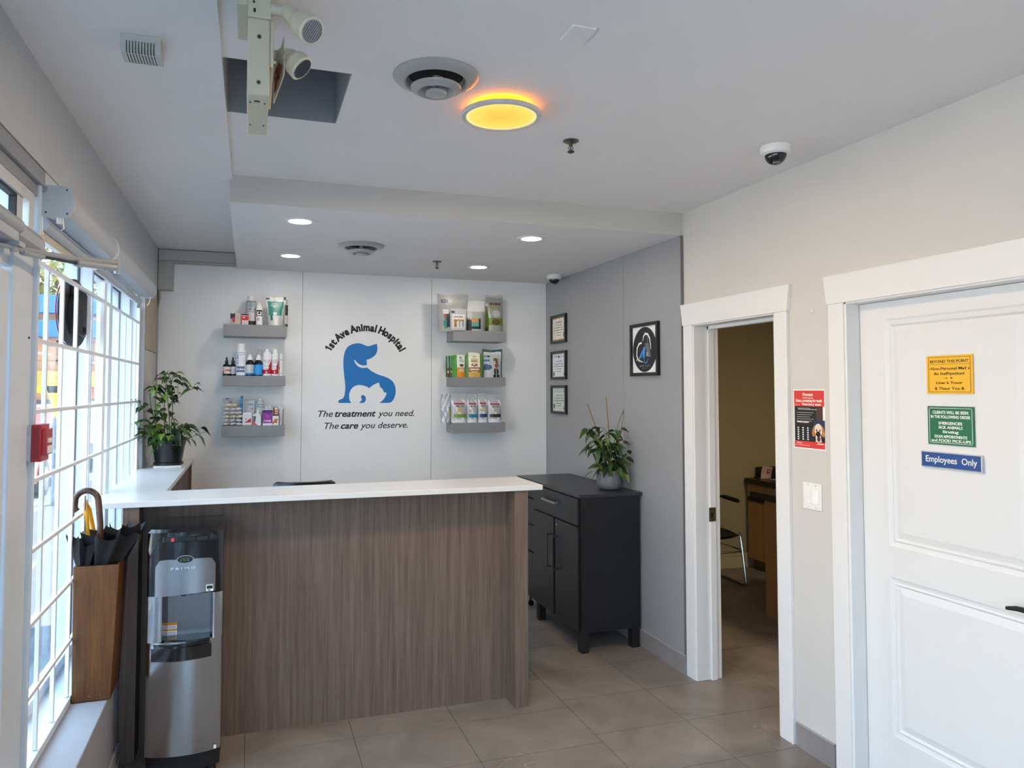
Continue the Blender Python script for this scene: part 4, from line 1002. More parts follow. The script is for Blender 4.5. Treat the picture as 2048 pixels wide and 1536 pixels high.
b = MB(); b.box(cxf-.052, cxf-.044, 4.60, 4.83, .896, .908); b.box(cxf-.044, cxf-.020, 4.60, 4.612, .896, .908); b.box(cxf-.044, cxf-.020, 4.818, 4.83, .896, .908); h = b.build('handle', mat('satin_handle', '#a3a3a5', .3, .85), dr, smooth=False, bev=.001)
b = MB(); b.cyl((cxf-.0205, 4.40, .925), (cxf-.0225, 4.40, .925), .008); b.build('lock', m_hdl, dr)
for y0, y1, hy in ((4.30, 4.66, 4.625), (4.685, 5.055, 4.72)):
    d_ = front(y0, y1, .135, .790, 'door')
    b = MB(); b.box(cxf-.060, cxf-.050, hy-.007, hy+.007, .45, .68); b.box(cxf-.050, cxf-.020, hy-.007, hy+.007, .45, .462); b.box(cxf-.050, cxf-.020, hy-.007, hy+.007, .668, .68)
    b.build('handle', m_hdl, d_, smooth=False, bev=.001)
    if hy < 4.7:
        b = MB(); b.cyl((cxf-.0205, 4.62, .755), (cxf-.024, 4.62, .755), .007); b.build('lock', mat('bright_lock', '#c9c9c9', .2, .9), d_)
b = MB(); b.box(cxf-.0005, cxf+.002, 4.285, 4.30, .13, .97); b.build('edge_strip', m_blackm, r, smooth=False)
for x, z in ((2.05, .945), (2.20, .915), (2.38, .925)): MB().cyl((x, 4.2845, z), (x, 4.2835, z), .0025, n=8).build('cam_cap', m_hdl, r)
r = thing('drawer_unit', (2.25, 5.24, 0), 'black drawer pedestal behind the cabinet under the same top', 'drawer unit')
b = MB(); b.box(cxf+.03, 2.432, 5.08, 5.40, .10, .975); b.build('body', m_cab, r, smooth=False)
for z0, z1 in ((.86, .965), (.66, .85), (.46, .65), (.13, .45)):
    b = MB(); b.box(cxf+.010, cxf+.03, 5.085, 5.395, z0, z1); b.build('drawer', m_cab, r, smooth=False, bev=.0015)
for x in (2.09, 2.39):
    for y in (5.12, 5.36): b = MB(); b.cyl((x, y, .04), (x, y, .10), .008); b.cyl((x, y-.01, .022), (x, y+.01, .022), .022); b.build('caster', m_black, r)

# ------------------------------------------------------------------ office chair behind the counter
r = thing('office_chair', (.32, 4.70, 0), 'black office chair behind the counter, only its backrest top showing', 'chair')
b = MB(); bw = []
for i in range(13):
    t = i/12; x = .135+.375*t; bw.append((x, 4.56-.05*(1-(2*t-1)**2)))
k = 13; vs = []
for z, ins_ in ((.62, .03), (.66, 0), (1.075, 0), (1.100, .008), (1.112, .03)):
    for off in (0, .045):
        for x, y in bw: vs.append((.3225+(x-.3225)*(1-ins_/.2), y+off+(.0 if off == 0 else 0), z))
fs = []
for q in range(4):
    for i in range(12):
        fs.append((q*2*k+i, q*2*k+i+1, (q+1)*2*k+i+1, (q+1)*2*k+i)); fs.append((q*2*k+k+i, q*2*k+k+i+1, (q+1)*2*k+k+i+1, (q+1)*2*k+k+i))
    fs += [(q*2*k, q*2*k+k, (q+1)*2*k+k, (q+1)*2*k), (q*2*k+12, q*2*k+k+12, (q+1)*2*k+k+12, (q+1)*2*k+12)]
for i in range(12): fs += [(8*k+i, 8*k+i+1, 9*k+i+1, 9*k+i), (i, i+1, k+i+1, k+i)]
b.add(vs, fs); b.build('backrest', m_black, r, ang=50)
b = MB(); b.box(.10, .54, 4.60, 5.03, .45, .52); b.build('seat', m_blackm, r, bev=.02, seg=3)
b = MB(); b.tube([(.32, 4.80, .45), (.32, 4.57, .48), (.32, 4.555, .70)], .02); b.build('back_bracket', m_black, r)
b = MB(); b.cyl((.32, 4.80, .10), (.32, 4.80, .45), .025)
for q in range(5):
    a = 2*pi*q/5; b.tube([(.32, 4.80, .11), (.32+.27*cos(a), 4.80+.27*sin(a), .07)], [.022, .014])
b.build('base', m_black, r)
for q in range(5):
    a = 2*pi*q/5; b = MB(); b.cyl((.32+.27*cos(a)-.012, 4.80+.27*sin(a), .027), (.32+.27*cos(a)+.012, 4.80+.27*sin(a), .027), .027); b.cyl((.32+.27*cos(a), 4.80+.27*sin(a), .027), (.32+.27*cos(a), 4.80+.27*sin(a), .07), .006); b.build('caster', m_black, r)

# ------------------------------------------------------------------ floating shelves
m_shf = mat('grey_shelf_laminate', '#8b8b8c', .45, noise=.02)
ST = {}
for side, (xa, xb) in (('left', (-.193, .252)), ('right', (1.556, 2.002))):
    for nm, z0, z1 in (('top', 2.060, 2.148), ('middle', 1.695, 1.768), ('bottom', 1.322, 1.400)):
        ob = MB().box(xa, xb, 5.702, YB, z0, z1).build('floating_shelf', m_shf, smooth=False, bev=.001)
        ob.location = (0, 0, 0)
        tag(ob, {'left': 'grey floating shelf on the back wall left of the blue dog, ', 'right': 'grey floating shelf on the back wall right of the blue dog, '}[side] +
            {('left', 'top'): 'topmost of three', ('left', 'middle'): 'middle of three', ('left', 'bottom'): 'lowest of three', ('right', 'top'): 'topmost of three', ('right', 'middle'): 'middle of three', ('right', 'bottom'): 'lowest of three'}[(side, nm)],
            'shelf', 'grey floating shelves on the back wall')
Z1, Z2, Z3 = 2.148, 1.768, 1.400

P_ = {}
def pm(c, rough=.45, metal=0.0):
    k = (c, rough, metal)
    if k not in P_: P_[k] = mat('print_%d' % (len(P_)+1), c, rough, metal, noise=.05, scale=40)
    return P_[k]
def carton(name, x0, x1, y0, y1, z0, z1, label, cat, cols, pat, group=None, rot=0):
    """box whose front is a fine grid coloured by pat(u,v)"""
    root_mats = [pm(c) for c in cols]
    Mx = T((x0+x1)/2, (y0+y1)/2, 0) @ Matrix.Rotation(rot, 4, 'Z') @ T(-(x0+x1)/2, -(y0+y1)/2, 0)
    b = MB(Mx); nx, nz = 16, 24
    vs = [(x0+(x1-x0)*i/nx, y0, z0+(z1-z0)*j/nz) for j in range(nz+1) for i in range(nx+1)]
    fs = [(j*(nx+1)+i, j*(nx+1)+i+1, (j+1)*(nx+1)+i+1, (j+1)*(nx+1)+i) for j in range(nz) for i in range(nx)]
    mi = [pat((i+.5)/nx, (j+.5)/nz) for j in range(nz) for i in range(nx)]
    b.add(vs, fs, mi)
    b.add([(x0, y0, z0), (x1, y0, z0), (x1, y0, z1), (x0, y0, z1), (x0, y1, z0), (x1, y1, z0), (x1, y1, z1), (x0, y1, z1)], [(4, 7, 6, 5), (0, 4, 5, 1), (3, 2, 6, 7), (0, 3, 7, 4), (1, 5, 6, 2)], 0)
    o = b.build(name, root_mats, smooth=False, fix=False); return tag(o, label, cat, group)
def bottle(name, x, y, z0, prof, label, cat, mats_, pat, cap=None, group=None, n=36, sx=1, sy=1):
    root = thing(name, (x, y, z0), label, cat, group)
    b = MB(); b.lathe(prof, (x, y, z0), n=n, pat=pat, sx=sx, sy=sy); b.build('body', mats_, root, fix=True)
    if cap: 
        b = MB(); b.lathe(cap[0], (x, y, z0), n=24); b.build(cap[2] if len(cap) > 2 else 'cap', cap[1], root)
    return root
def dense(prof, k=26):
    out = []
    L_ = [0]
    for i in range(1, len(prof)): L_.append(L_[-1]+math.hypot(prof[i][0]-prof[i-1][0], prof[i][1]-prof[i-1][1]))
    for q in range(k+1):
        s = L_[-1]*q/k; i = 1
        while i < len(prof)-1 and L_[i] < s: i += 1
        t = (s-L_[i-1])/max(1e-9, L_[i]-L_[i-1]); out.append((prof[i-1][0]+(prof[i][0]-prof[i-1][0])*t, prof[i-1][1]+(prof[i][1]-prof[i-1][1])*t))
    return sorted(set(out+list(prof)), key=lambda p: (p[1], -p[0])) if all(prof[i][1] <= prof[i+1][1] for i in range(len(prof)-1)) else out
# angle fraction u on a lathe: 0.75 faces the room (-Y)
def facing(u): d = (u-.75+.5) % 1-.5; return d
def pouch(name, xc, y, z0, w_, h, d, label, cat, cols, pat, group=None, top=1.0, bot=1.0, tilt=0, yaw=0, seed=1, lean=0.0, rough=.35, metal=0.0):
    rnd = random.Random(seed); nx, nz = 26, 34
    wr = [(rnd.uniform(0, 1), rnd.uniform(.2, .9), rnd.uniform(-.003, .003), rnd.uniform(.06, .2)) for _ in range(9)]
    M = T(xc, y, z0) @ Matrix.Rotation(yaw, 4, 'Z') @ Matrix.Rotation(tilt, 4, 'Y')
    b = MB(M); 
    for sgn in (-1, 1):
        vs = []
        for j in range(nz+1):
            v = j/nz; wv = w_/2*(bot+(top-bot)*v)*(1-.03*sin(pi*min(1, v*1.2)))
            th = d/2*(1-min(1, v/.86)**1.6)+.0012
            for i in range(nx+1):
                u = i/nx; e = 1-abs(2*u-1)**3.2
                yy = th*e+.0008
                for (cu, cv, am, sg) in wr: yy += am*math.exp(-((u-cu)**2+(v-cv)**2)/sg**2)*e if sgn < 0 else 0
                vs.append(((u-.5)*2*wv, sgn*max(.0006, yy)+lean*v, v*h+(.004*sin(6*u+seed) if j == nz else 0)))
        fs = [(j*(nx+1)+i, j*(nx+1)+i+1, (j+1)*(nx+1)+i+1, (j+1)*(nx+1)+i) for j in range(nz) for i in range(nx)]
        mi = [pat((i+.5)/nx, (j+.5)/nz) if sgn < 0 else 0 for j in range(nz) for i in range(nx)]
        b.add(vs, fs, mi)
    o = b.build(name, [pm(c, rough, metal if k == 0 else 0) for k, c in enumerate(cols)], ang=50, fix=False)
    return tag(o, label, cat, group)
def inr(u, v, a, b_, c, d): return a <= u <= b_ and c <= v <= d
def inel(u, v, cu, cv, ru, rv): return ((u-cu)/ru)**2+((v-cv)/rv)**2 <= 1

# ---- left top shelf
YF = 5.735
G = 'products on the left top shelf'
carton('medicine_box', -0.1450, -0.1120, 5.715, 5.76, Z1, 2.2310, 'small navy and red carton, leftmost on the left top shelf', 'carton', ['#23263a', '#c53338', '#a8a6a2', '#ddd7d0'],
       lambda u, v: 1 if (v < .62 and u > .45 and v > .2) else (2 if v < .5 else (3 if v > .8 and .2 < u < .8 and int(v*40) % 3 == 0 else 0)), G)
carton('medicine_box', -0.1110, -0.0740, 5.715, 5.76, Z1, 2.2300, 'small pale pink carton beside the navy and red carton', 'carton', ['#d0b3a2', '#b99a8a', '#d6bcae'],
       lambda u, v: 1 if .25 < u < .8 and int(v*26) % 3 == 0 and v < .85 else 0, G)
carton('medicine_box', -0.0680, -0.0170, 5.712, 5.765, Z1, 2.2260, 'small bright red carton with navy top, left top shelf', 'carton', ['#cf2420', '#1f2340', '#c9c5c0', '#e8e4e0'],
       lambda u, v: 1 if v > .88 else (3 if v > .82 else (2 if v < .42 and u > .35 else (3 if v < .4 and u > .12 and u < .3 else (3 if inel(u, v, .35, .68, .12, .07) else 0)))), G)
R_ = .038; h1 = 2.3750-Z1; hb = 2.3370-Z1
bottle('product_bottle', -0.0000, 5.80, Z1, dense([(.030, 0), (R_, .004), (R_+.002, .05), (R_, hb-.012), (.033, hb-.002), (.024, hb)]), 'grey and white supplement bottle with white cap, behind the red carton', 'bottle', [pm('#b9bab8'), pm('#d9d8d3'), pm('#7fa0ab'), pm('#2f3236')],
       lambda u, z: (3 if z < .035 else (1 if z < .10 and abs(facing(u)) < .16 else (2 if inel(facing(u), z, -.01, .155, .06, .02) else (3 if .118 < z < .130 and int(u*90) % 3 == 0 and abs(facing(u)) < .14 else (3 if z > hb-.012 and z < hb-.006 else 0))))),
       ([(.027, hb), (.028, hb+.004), (.028, h1-.003), (.025, h1)], pm('#e4e2de')), G)
hb = 2.2930-Z1
bottle('product_bottle', 0.0590, 5.745, Z1, dense([(.020, 0), (.024, .003), (.024, hb-.022), (.018, hb-.006), (.012, hb)]), 'small white spray bottle with a black square emblem', 'bottle', [pm('#efeeea'), pm('#1c1c1e')],
       lambda u, z: 1 if (.068 < z < .112 and abs(facing(u)) < .17 and not (.076 < z < .104 and abs(facing(u)) < .12 and not inel(facing(u), z, 0, .09, .05, .010))) or (.035 < z < .058 and int(u*60) % 4 == 0 and abs(facing(u)) < .08) else 0,
       ([(.011, hb-.002), (.012, hb+.010), (.006, hb+.016), (.0055, hb+.028), (.003, hb+.030)], pm('#f0efec'), 'spray_nozzle'), G)
pouch('treat_pouch', 0.2520, 5.80, Z1, .035, 2.3570-Z1, .03, 'narrow white and black pouch, rightmost on the left top shelf', 'pouch', ['#c9c6bf', '#1d2a2c', '#e0ddd6'],
      lambda u, v: 1 if .42 < v < .80 and u > .35 else (1 if v < .08 and u > .3 else 0), G, seed=5)
pouch('treat_pouch', 0.1770, 5.745, Z1, .150, 2.3650-Z1, .05, 'teal and silver foil pouch on the left top shelf', 'pouch', ['#cfccc5', '#3c8d82', '#2c6f67', '#e6e3dc', '#33474a'],
      lambda u, v: 4 if v > .90 and (u > .90 or u < .18 and v < .97) else ((1 if not (inel(u, v, .42, .72, .2, .10) and int(u*40+v*30) % 3 == 0) and not inel(u, v, .45, .42, .12, .06) else 3) if .34 < v < .84 and .06 < u < .93-(.84-v)*.1 else (2 if v < .34 and v > .18 and .15 < u < .3 else (0 if int(u*9+v*7) % 5 else 3))), G, top=1.0, bot=.66, seed=2, metal=.3)

# ---- left middle shelf
G = 'bottles on the left middle shelf'
m_amb = pm('#0d0c0d', .2); m_drp = pm('#131314', .4)
for k, (x, cl, lb) in enumerate(((-0.1670, '#d9d5d2', 'black dropper bottle with a white and orange label, leftmost on the middle shelf'), (-0.1220, '#c2c5d0', 'black dropper bottle with a grey-blue label beside the white spray can'))):
    r_ = .0265 if k == 0 else .0205; y = 5.75+.01*k
    bottle('dropper_bottle', x, y, Z2, dense([(r_*.9, 0), (r_, .003), (r_, .072), (r_*.85, .082), (.010, .092), (.009, .096)]), lb, 'bottle', [m_amb, pm(cl), pm('#d9642c'), pm('#8f94a8')],
           lambda u, z, k=k: ((2 if (k == 0 and (.036 < z < .046 and facing(u) > -.05 or z < .036 and facing(u) < -.12)) else (3 if k == 1 and int(z*500) % 7 == 0 else 1)) if .013 < z < .068 and abs(facing(u)) < .24 else 0),
           ([(.0115, .094), (.012, .112), (.007, .115), (.0065, .128), (.005, .137)], m_drp, 'dropper_cap'), G)
hb = 1.9600-Z2; h1 = 2.0070-Z2
bottle('spray_can', -0.0670, 5.745, Z2, dense([(.028, 0), (.034, .004), (.035, .01), (.035, hb-.02), (.033, hb-.004), (.028, hb)], 40), 'tall white spray can with blue lettering on the middle shelf', 'spray can', [pm('#e9ebee'), pm('#2f5f96'), pm('#7fa7c9'), pm('#1f3f78')],
       lambda u, z: 3 if .024 < z < .070 and abs(facing(u)) < .14 and not .045 < z < .050 and int(u*64+z*90) % 4 else (1 if .09 < z < .15 and -.13 < facing(u) < -.08 and int(z*120) % 2 else (2 if z > .15 and z < hb-.01 and int(z*230) % 3 == 0 and abs(facing(u)) < .18 and int(u*50) % 5 else 0)),
       ([(.0275, hb-.002), (.028, hb+.002), (.028, h1-.004), (.025, h1)], pm('#f3f2f0')), G, n=48)
for k, (x, cl, st, lb) in enumerate(((-0.0030, '#d3dade', '#1f8fd6', 'black bottle with white cap and white label on the middle shelf'), (0.0570, '#2a9be6', '#2a9be6', 'black bottle with white cap and bright blue label on the middle shelf'))):
    bottle('product_bottle', x, 5.748, Z2, dense([(.028, 0), (.031, .004), (.031, .085), (.027, .105), (.018, .118), (.016, .122)], 34), lb, 'bottle', [m_amb, pm(cl), pm(st), pm('#8f9aa5')],
           lambda u, z, k=k: ((2 if z < .020 else (3 if k == 0 and int(z*260) % 3 == 0 and int(u*60) % 4 else 1)) if .011 < z < .083 and abs(facing(u)) < .22 else 0),
           ([(.019, .119), (.0185, .135), (.012, .142), (.0105, .156), (.006, .160)], pm('#f0efee'), 'flip_cap'), G)
hb = 1.9180-Z2; h1 = 1.9720-Z2
bottle('pump_bottle', 0.0690, 5.845, Z2, dense([(.028, 0), (.031, .004), (.031, hb-.03), (.022, hb-.006), (.014, hb)]), 'white pump bottle behind the blue-labelled bottle', 'bottle', [pm('#d5d8da')], lambda u, z: 0,
       ([(.022, hb-.008), (.022, hb+.004), (.013, hb+.008), (.012, h1-.004), (.016, h1)], pm('#dfe1e2'), 'pump'), G)
for k, (x, cp, lb) in enumerate(((0.1200, 0, 'rounded white bottle with a red swoosh on the middle shelf'), (0.1780, 1, 'straight white bottle with red corner marks, second from right'))):
    rr = .032 if k == 0 else .026; h1 = 1.9720-Z2
    pf = [(rr*.9, 0), (rr, .004), (rr, .15), (rr*.86, .170), (rr*.45, .186), (.012, .190)] if k == 0 else [(rr*.9, 0), (rr, .004), (rr, .160), (rr*.8, .166), (.018, .170)]
    bottle('product_bottle', x, 5.75, Z2, dense(pf, 44), lb, 'bottle', [pm('#eeeeef'), pm('#c21f33'), pm('#a9adb5'), pm('#b86a5e')],
           lambda u, z, k=k: (1 if .016 < z < .016+.030+.045*max(0, facing(u)+.02)/.2*(1.6 if facing(u) > .06 else .3) and abs(facing(u)) < .22 and not inel(facing(u), z, -.02, .028, .02, .006) else (3 if .095 < z < .125 and abs(facing(u)) < .12 and int(z*300+u*40) % 3 == 0 else (2 if .05 < z < .09 and abs(facing(u)) < .12 and int(z*300) % 4 == 0 else 0))),
           ([(.0125, .188), (.0125, h1-.002), (.010, h1)] if k == 0 else [(.0165, .168), (.0165, h1-.002), (.0165, h1)], pm('#f2f1f0')), G, n=48)
h1 = 1.9400-Z2
bottle('product_tube', 0.2220, 5.755, Z2, dense([(.012, 0), (.0135, .003), (.0145, .12), (.0125, h1-.025), (.0125, h1)], 30), 'slim white tube, rightmost on the left middle shelf', 'tube', [pm('#e6e6e8'), pm('#53484a')],
       lambda u, z: 1 if (.05 < z < .07 and facing(u) < -.12) or (.118 < z < .124 and abs(facing(u)) < .06) or (.015 < z < .022 and facing(u) < .05 and facing(u) > -.03) else 0, None, G)

# ---- left bottom shelf
G2 = 'wet food sachets stacked on the left bottom shelf'
rnd = random.Random(4)
rows = [(849, (453, 466, 478)), (841, (452, 465, 477)), (833, (453, 466, 478.5)), (825, (453, 465, 477)), (817, (453, 466, 476.5)), (809.5, (456, 468))]
sm = [pm(c) for c in ('#e6e7ea', '#dcdde8', '#e9e6c4', '#e0a596', '#a8c4ae', '#a9adc0')]
first = None
def sachet_mesh(kind):
    b = MB(); nx, ny = 12, 8
    for sg in (-1, 1):
        vs = []
        for j in range(ny+1):
            for i in range(nx+1):
                u, v = i/nx*2-1, j/ny*2-1
                vs.append((u*.0225, sg*.030*.5*0+v*.05, sg*.0105*(1-u*u)**.6*(1-v*v)**.4))
        fs = [(j*(nx+1)+i, j*(nx+1)+i+1, (j+1)*(nx+1)+i+1, (j+1)*(nx+1)+i) for j in range(ny) for i in range(nx)]
        mi = [(kind % 3 if (i*3+j*5+kind) % 7 else (3+(i+kind) % 3)) if j < 2 or j > 5 else kind % 3 for j in range(ny) for i in range(nx)]
        b.add(vs, fs, mi)
    return b
kinds = []
for k in range(3):
    o = sachet_mesh(k).build('food_sachet', sm, fix=False); kinds.append(o)
used = [False]*3; count = 0
rn = ['bottom', 'second', 'third', 'fourth', 'fifth', 'sixth']
for ri, (py, xs) in enumerate(rows):
    for ci, px in enumerate(xs):
        k = (ri+ci*2+count) % 3; count += 1
        if used[k]: o = kinds[k].copy(); COL.objects.link(o)
        else: o = kinds[k]; used[k] = True
        X = {453: -0.1610, 466: -0.1160, 478: -0.0740, 452: -0.1640, 465: -0.1190, 477: -0.0770, 478.5: -0.0720, 476.5: -0.0790, 456: -0.1510, 468: -0.1090}[px]
        o.location = (X, 5.765, Z3+.0115+ri*.0275); o.rotation_euler = (rnd.uniform(-.03, .03), rnd.uniform(-.22, .10), rnd.uniform(-.05, .05)); o.scale = (1.05, 1.0, 1.25)
        side_ = ['left', 'middle', 'right'][ci] if len(xs) == 3 else ['left', 'right'][ci]
        tag(o, 'small striped food sachet, %s row of the sachet stack, %s one' % (rn[ri], side_), 'sachet', G2)
pouch('food_sachet', -0.1580, 5.80, Z3+.165, .072, 1.6030-Z3-.165, .03, 'larger grey sachet lying on top of the sachet stack', 'sachet', ['#b9bcc4', '#8a87a8', '#3c3f55'], lambda u, v: 2 if v > .75 and .3 < u < .6 else (1 if u > .6 and v < .35 else 0), G2, seed=9)
carton('product_box', -0.0670, -0.0430, 5.78, 5.85, Z3, 1.6180, 'tall narrow blue box behind the sachets', 'carton', ['#1f6f9c', '#124a70', '#e9ecee', '#3f8db5'], lambda u, v: 2 if u > .85 else (3 if .75 < v < .9 and u < .7 else (1 if v < .35 else 0)), 'products on the left bottom shelf')
G = 'products on the left bottom shelf'
carton('product_box', -0.0420, 0.0390, 5.825, 5.87, Z3, 1.5840, 'white carton with faint blue print behind the square jar', 'carton', ['#d6d7da', '#8fb2c9', '#d3a49c', '#8b8e94'],
       lambda u, v: 3 if u > .95 else (1 if (.80 < v < .87 and .25 < u < .85 and int(u*30) % 4) or (.74 < v < .765 and .05 < u < .8) else (2 if .58 < v < .70 and .62 < u < .9 and int(v*40) % 2 else 0)), G)
h1 = 1.4940-Z3
r = thing('square_jar', (-0.0170, 5.755, Z3), 'white square tub with red triangle mark on the bottom shelf', 'jar', G)
b = MB(); xa_, xb_ = -0.0510, 0.0180; b.box(xa_, xb_, 5.722, 5.785, Z3, Z3+h1-.004); b.build('body', pm('#e4e3e3'), r, smooth=False, bev=.007, seg=3)
b = MB(); b.box(xa_+.006, xb_-.006, 5.728, 5.779, Z3+h1-.008, Z3+h1+.002); b.build('lid', pm('#efeeed'), r, smooth=False, bev=.003)
b = MB(FB(xa_, 5.7215, Z3)); b.add([(.012, .022, 0), (.062, .022, 0), (.062, .055, 0), (.045, .045, 0), (.033, .033, 0)], [(0, 1, 2, 3, 4)], 0); b.add([(.02, .045, .0003), (.028, .055, .0003), (.034, .042, .0003)], [(0, 1, 2)], 1); b.build('label', [pm('#bf1f33'), pm('#6a6d78')], r, smooth=False)
h1 = 1.6060-Z3; hb = h1-.018
bottle('product_bottle', 0.0770, 5.835, Z3, dense([(.026, 0), (.033, .004), (.035, .06), (.035, hb-.05), (.026, hb-.018), (.014, hb)], 36), 'white ribbed bottle with a round cap, tallest behind the spray bottle', 'bottle', [pm('#cfd3d6'), pm('#6f8797')],
       lambda u, z: 1 if (abs(z-.150) < .003 or abs(z-.135) < .003) and abs(facing(u)) < .14 and int(u*70) % 4 else 0, ([(.014, hb-.002), (.016, hb+.004), (.014, h1-.003), (.006, h1)], pm('#e8e9ea')), G)
r = thing('spray_bottle', (0.0540, 5.735, Z3), 'white handled bottle with an orange-red flash on the bottom shelf', 'bottle', G)
xa_, xb_ = 0.0230, 0.0820; h1 = 1.5180-Z3; wq = xb_-xa_
b = MB(); b.prism([(0, 0), (wq, 0), (wq, h1*.55), (wq*.92, h1*.66), (wq*.72, h1*.75), (wq*.70, h1), (wq*.5, h1), (wq*.46, h1*.80), (wq*.02, h1*.70), (0, h1*.62), (wq*.06, h1*.55), (wq*.30, h1*.60), (wq*.38, h1*.5), (wq*.30, h1*.2), (0, h1*.22)], .034, M=FB(xa_, 5.752, Z3)); b.build('body', pm('#e5e6e8'), r, smooth=False, bev=.003)
b = MB(); b.add([(wq*-.02, h1*.02, 0), (wq*.62, h1*.02, 0), (wq*.30, h1*.16, 0), (wq*.0, h1*.30, 0)], [(0, 1, 2, 3)], 0, FB(xa_, 5.7175, Z3)); b.build('label', pm('#d4553a'), r, smooth=False)
b = MB(); b.cyl((xa_+wq*.6, 5.735, Z3+h1*.98), (xa_+wq*.6, 5.735, Z3+h1*1.03), .008); b.build('cap', pm('#d9dadc'), r)
carton('product_box', 0.0930, 0.1640, 5.735, 5.79, Z3, 1.5190, 'purple carton with a navy top on the bottom shelf', 'carton', ['#8e2f96', '#26204f', '#efedf0', '#a24cab'],
       lambda u, v: 2 if v < .13 or v > .97 else (1 if v > .80 and not (.84 < v < .90 and .25 < u < .9 and int(u*24) % 3) else (2 if .20 < v < .32 and int(u*14) % 2 == 0 and .05 < u < .85 else (3 if inel(u, v, .5, .55, .2, .12) else 0))), G)
carton('product_box', 0.1650, 0.2080, 5.728, 5.76, Z3, 1.4830, 'small orange and white carton beside the purple carton', 'carton', ['#eae7e4', '#c9641f', '#e2a63a', '#2a2b4c', '#7b3a2c'],
       lambda u, v: 3 if inel(u, v, .62, .25, .14, .08) else (1 if abs(v-.15-u*.5) < .12 and u < .9 and v < .6 else (2 if inel(u, v, .4, .45, .25, .12) else (4 if v > .85 else 0))), G)
pouch('treat_pouch', 0.1910, 5.79, Z3, .040, 1.5460-Z3, .02, 'narrow brown and orange sachet standing behind the orange carton', 'pouch', ['#b9bcc0', '#5c3026', '#d07b4a', '#e8d9cf'], lambda u, v: (1 if v < .9 and (u < .2 or u > .8) else (2 if int(v*24) % 3 == 0 else 3)) if .25 < v < .92 else 0, G, seed=12)
pouch('treat_pouch', 0.2260, 5.765, Z3, .042, 1.5420-Z3, .03, 'grey silver foil pouch, rightmost on the left bottom shelf', 'pouch', ['#a7a5ae', '#c9cad0', '#86828c'], lambda u, v: 1 if v > .85 else (2 if u < .25 else 0), G, seed=13, metal=.5)
pouch('treat_pouch', 0.1260, 5.82, Z3, .060, 1.5480-Z3, .02, 'clear silver sachet behind the purple carton', 'pouch', ['#c5ccd2', '#e7ecef'], lambda u, v: 1 if int(u*8) % 3 == 0 else 0, G, seed=14)

# ---- right top shelf
G = 'pouches on the right top shelf'
pouch('treat_pouch', 1.9370, 5.80, Z1, .175, 2.4570-Z1, .07, 'large grey and green pouch with granules picture, right end of top shelf', 'pouch', ['#a09e99', '#bab9b5', '#6d8f22', '#4f6a1c', '#5f4c2c', '#6a2f24', '#a7a23e', '#1f3a16'],
      lambda u, v: (7 if u < .16-.12*(.35-v if v < .35 else 0) and v < .12 else 3) if u < .17 and v < .72 else (5 if .74 < v < .79 and .2 < u < .85 and int(u*40) % 4 else (6 if .655 < v < .69 and .24 < u < .72 else ((4 if inel(u, v, .55, .27, .24, .085) else 2) if .17 < v < .38 and u < .95 else (1 if v > .93 or inel(u, v, .6, .5, .25, .1) else 0)))), G, top=.86, bot=.92, seed=21, metal=.2)
pouch('treat_pouch', 1.5570, 5.722, Z1-.012, .285*.92, 2.4410-Z1+.012, .035, 'large clear grey bag with a navy label, leftmost on the right top shelf', 'pouch', ['#9b9a96', '#20204d', '#d8d6d0', '#1d8077', '#14161c', '#9c4a22', '#e0cdb6', '#97968f'],
      lambda u, v: 1 if .12 < u < .36 and .76 < v < .86 and not (.79 < v < .83 and .16 < u < .32 and int(u*50) % 3) else (2 if .17 < u < .36 and .48 < v < .585 else (4 if .27 < u < .37 and .10 < v < .50 and v > .12 else (3 if inel(u, v, .25, .22, .09, .14) else (5 if .19 < u < .27 and .3 < v < .47 else (7 if v > .90 and int(v*60) % 3 == 0 or u < .06 else 0))))), G, top=1.0, bot=.88, seed=22, metal=.1)
pouch('treat_pouch', 1.7460, 5.737, Z1, .165, 2.3950-Z1, .05, 'light grey pouch with a black cat and teal panel, centre of right top shelf', 'pouch', ['#aeada8', '#d0cec9', '#0f1112', '#c98f4c', '#5f9c92', '#12383a', '#e9e7e2'],
      lambda u, v: 2 if (u < .30 and v < .46-.10*abs(sin(u*30))*1.0) and u > .02 else (5 if (.30 < u < .80 and .06 < v < .14) or (.70 < u < .80 and v < .40 and v > .06) else (3 if .30 < u < .70 and .30 < v < .42 else (4 if .30 < u < .68 and .15 < v < .30 and int(u*40) % 3 else (6 if .30 < u < .68 and .12 < v < .30 else (1 if v > .66 else (0)))))), G, top=1.05, bot=.97, seed=23, metal=.15)
pouch('treat_pouch', 1.6000, 5.704, Z1, .130, 2.3240-Z1, .02, 'small white pouch with an orange picture, in front of the clear bag', 'pouch', ['#b9b8b4', '#d6d5d2', '#1f3b5c', '#c07a2a', '#8fa4ae', '#2a2a2c', '#e9b869'],
      lambda u, v: 2 if .04 < u < .26 and .80 < v < .87 else (5 if (.60 < v < .64 and .2 < u < .78 and int(u*50) % 3) else ((5 if (u < .36 and int(u*37+v*23) % 3 == 0) or u > .80 else (3 if v > .42 or u < .4 else (4 if int(u*60) % 2 else 1))) if .18 < u < .86 and .16 < v < .50 else (1 if .08 < u < .92 and v < .74 and v > .12 else 0))), G, top=1.05, bot=.93, seed=24)

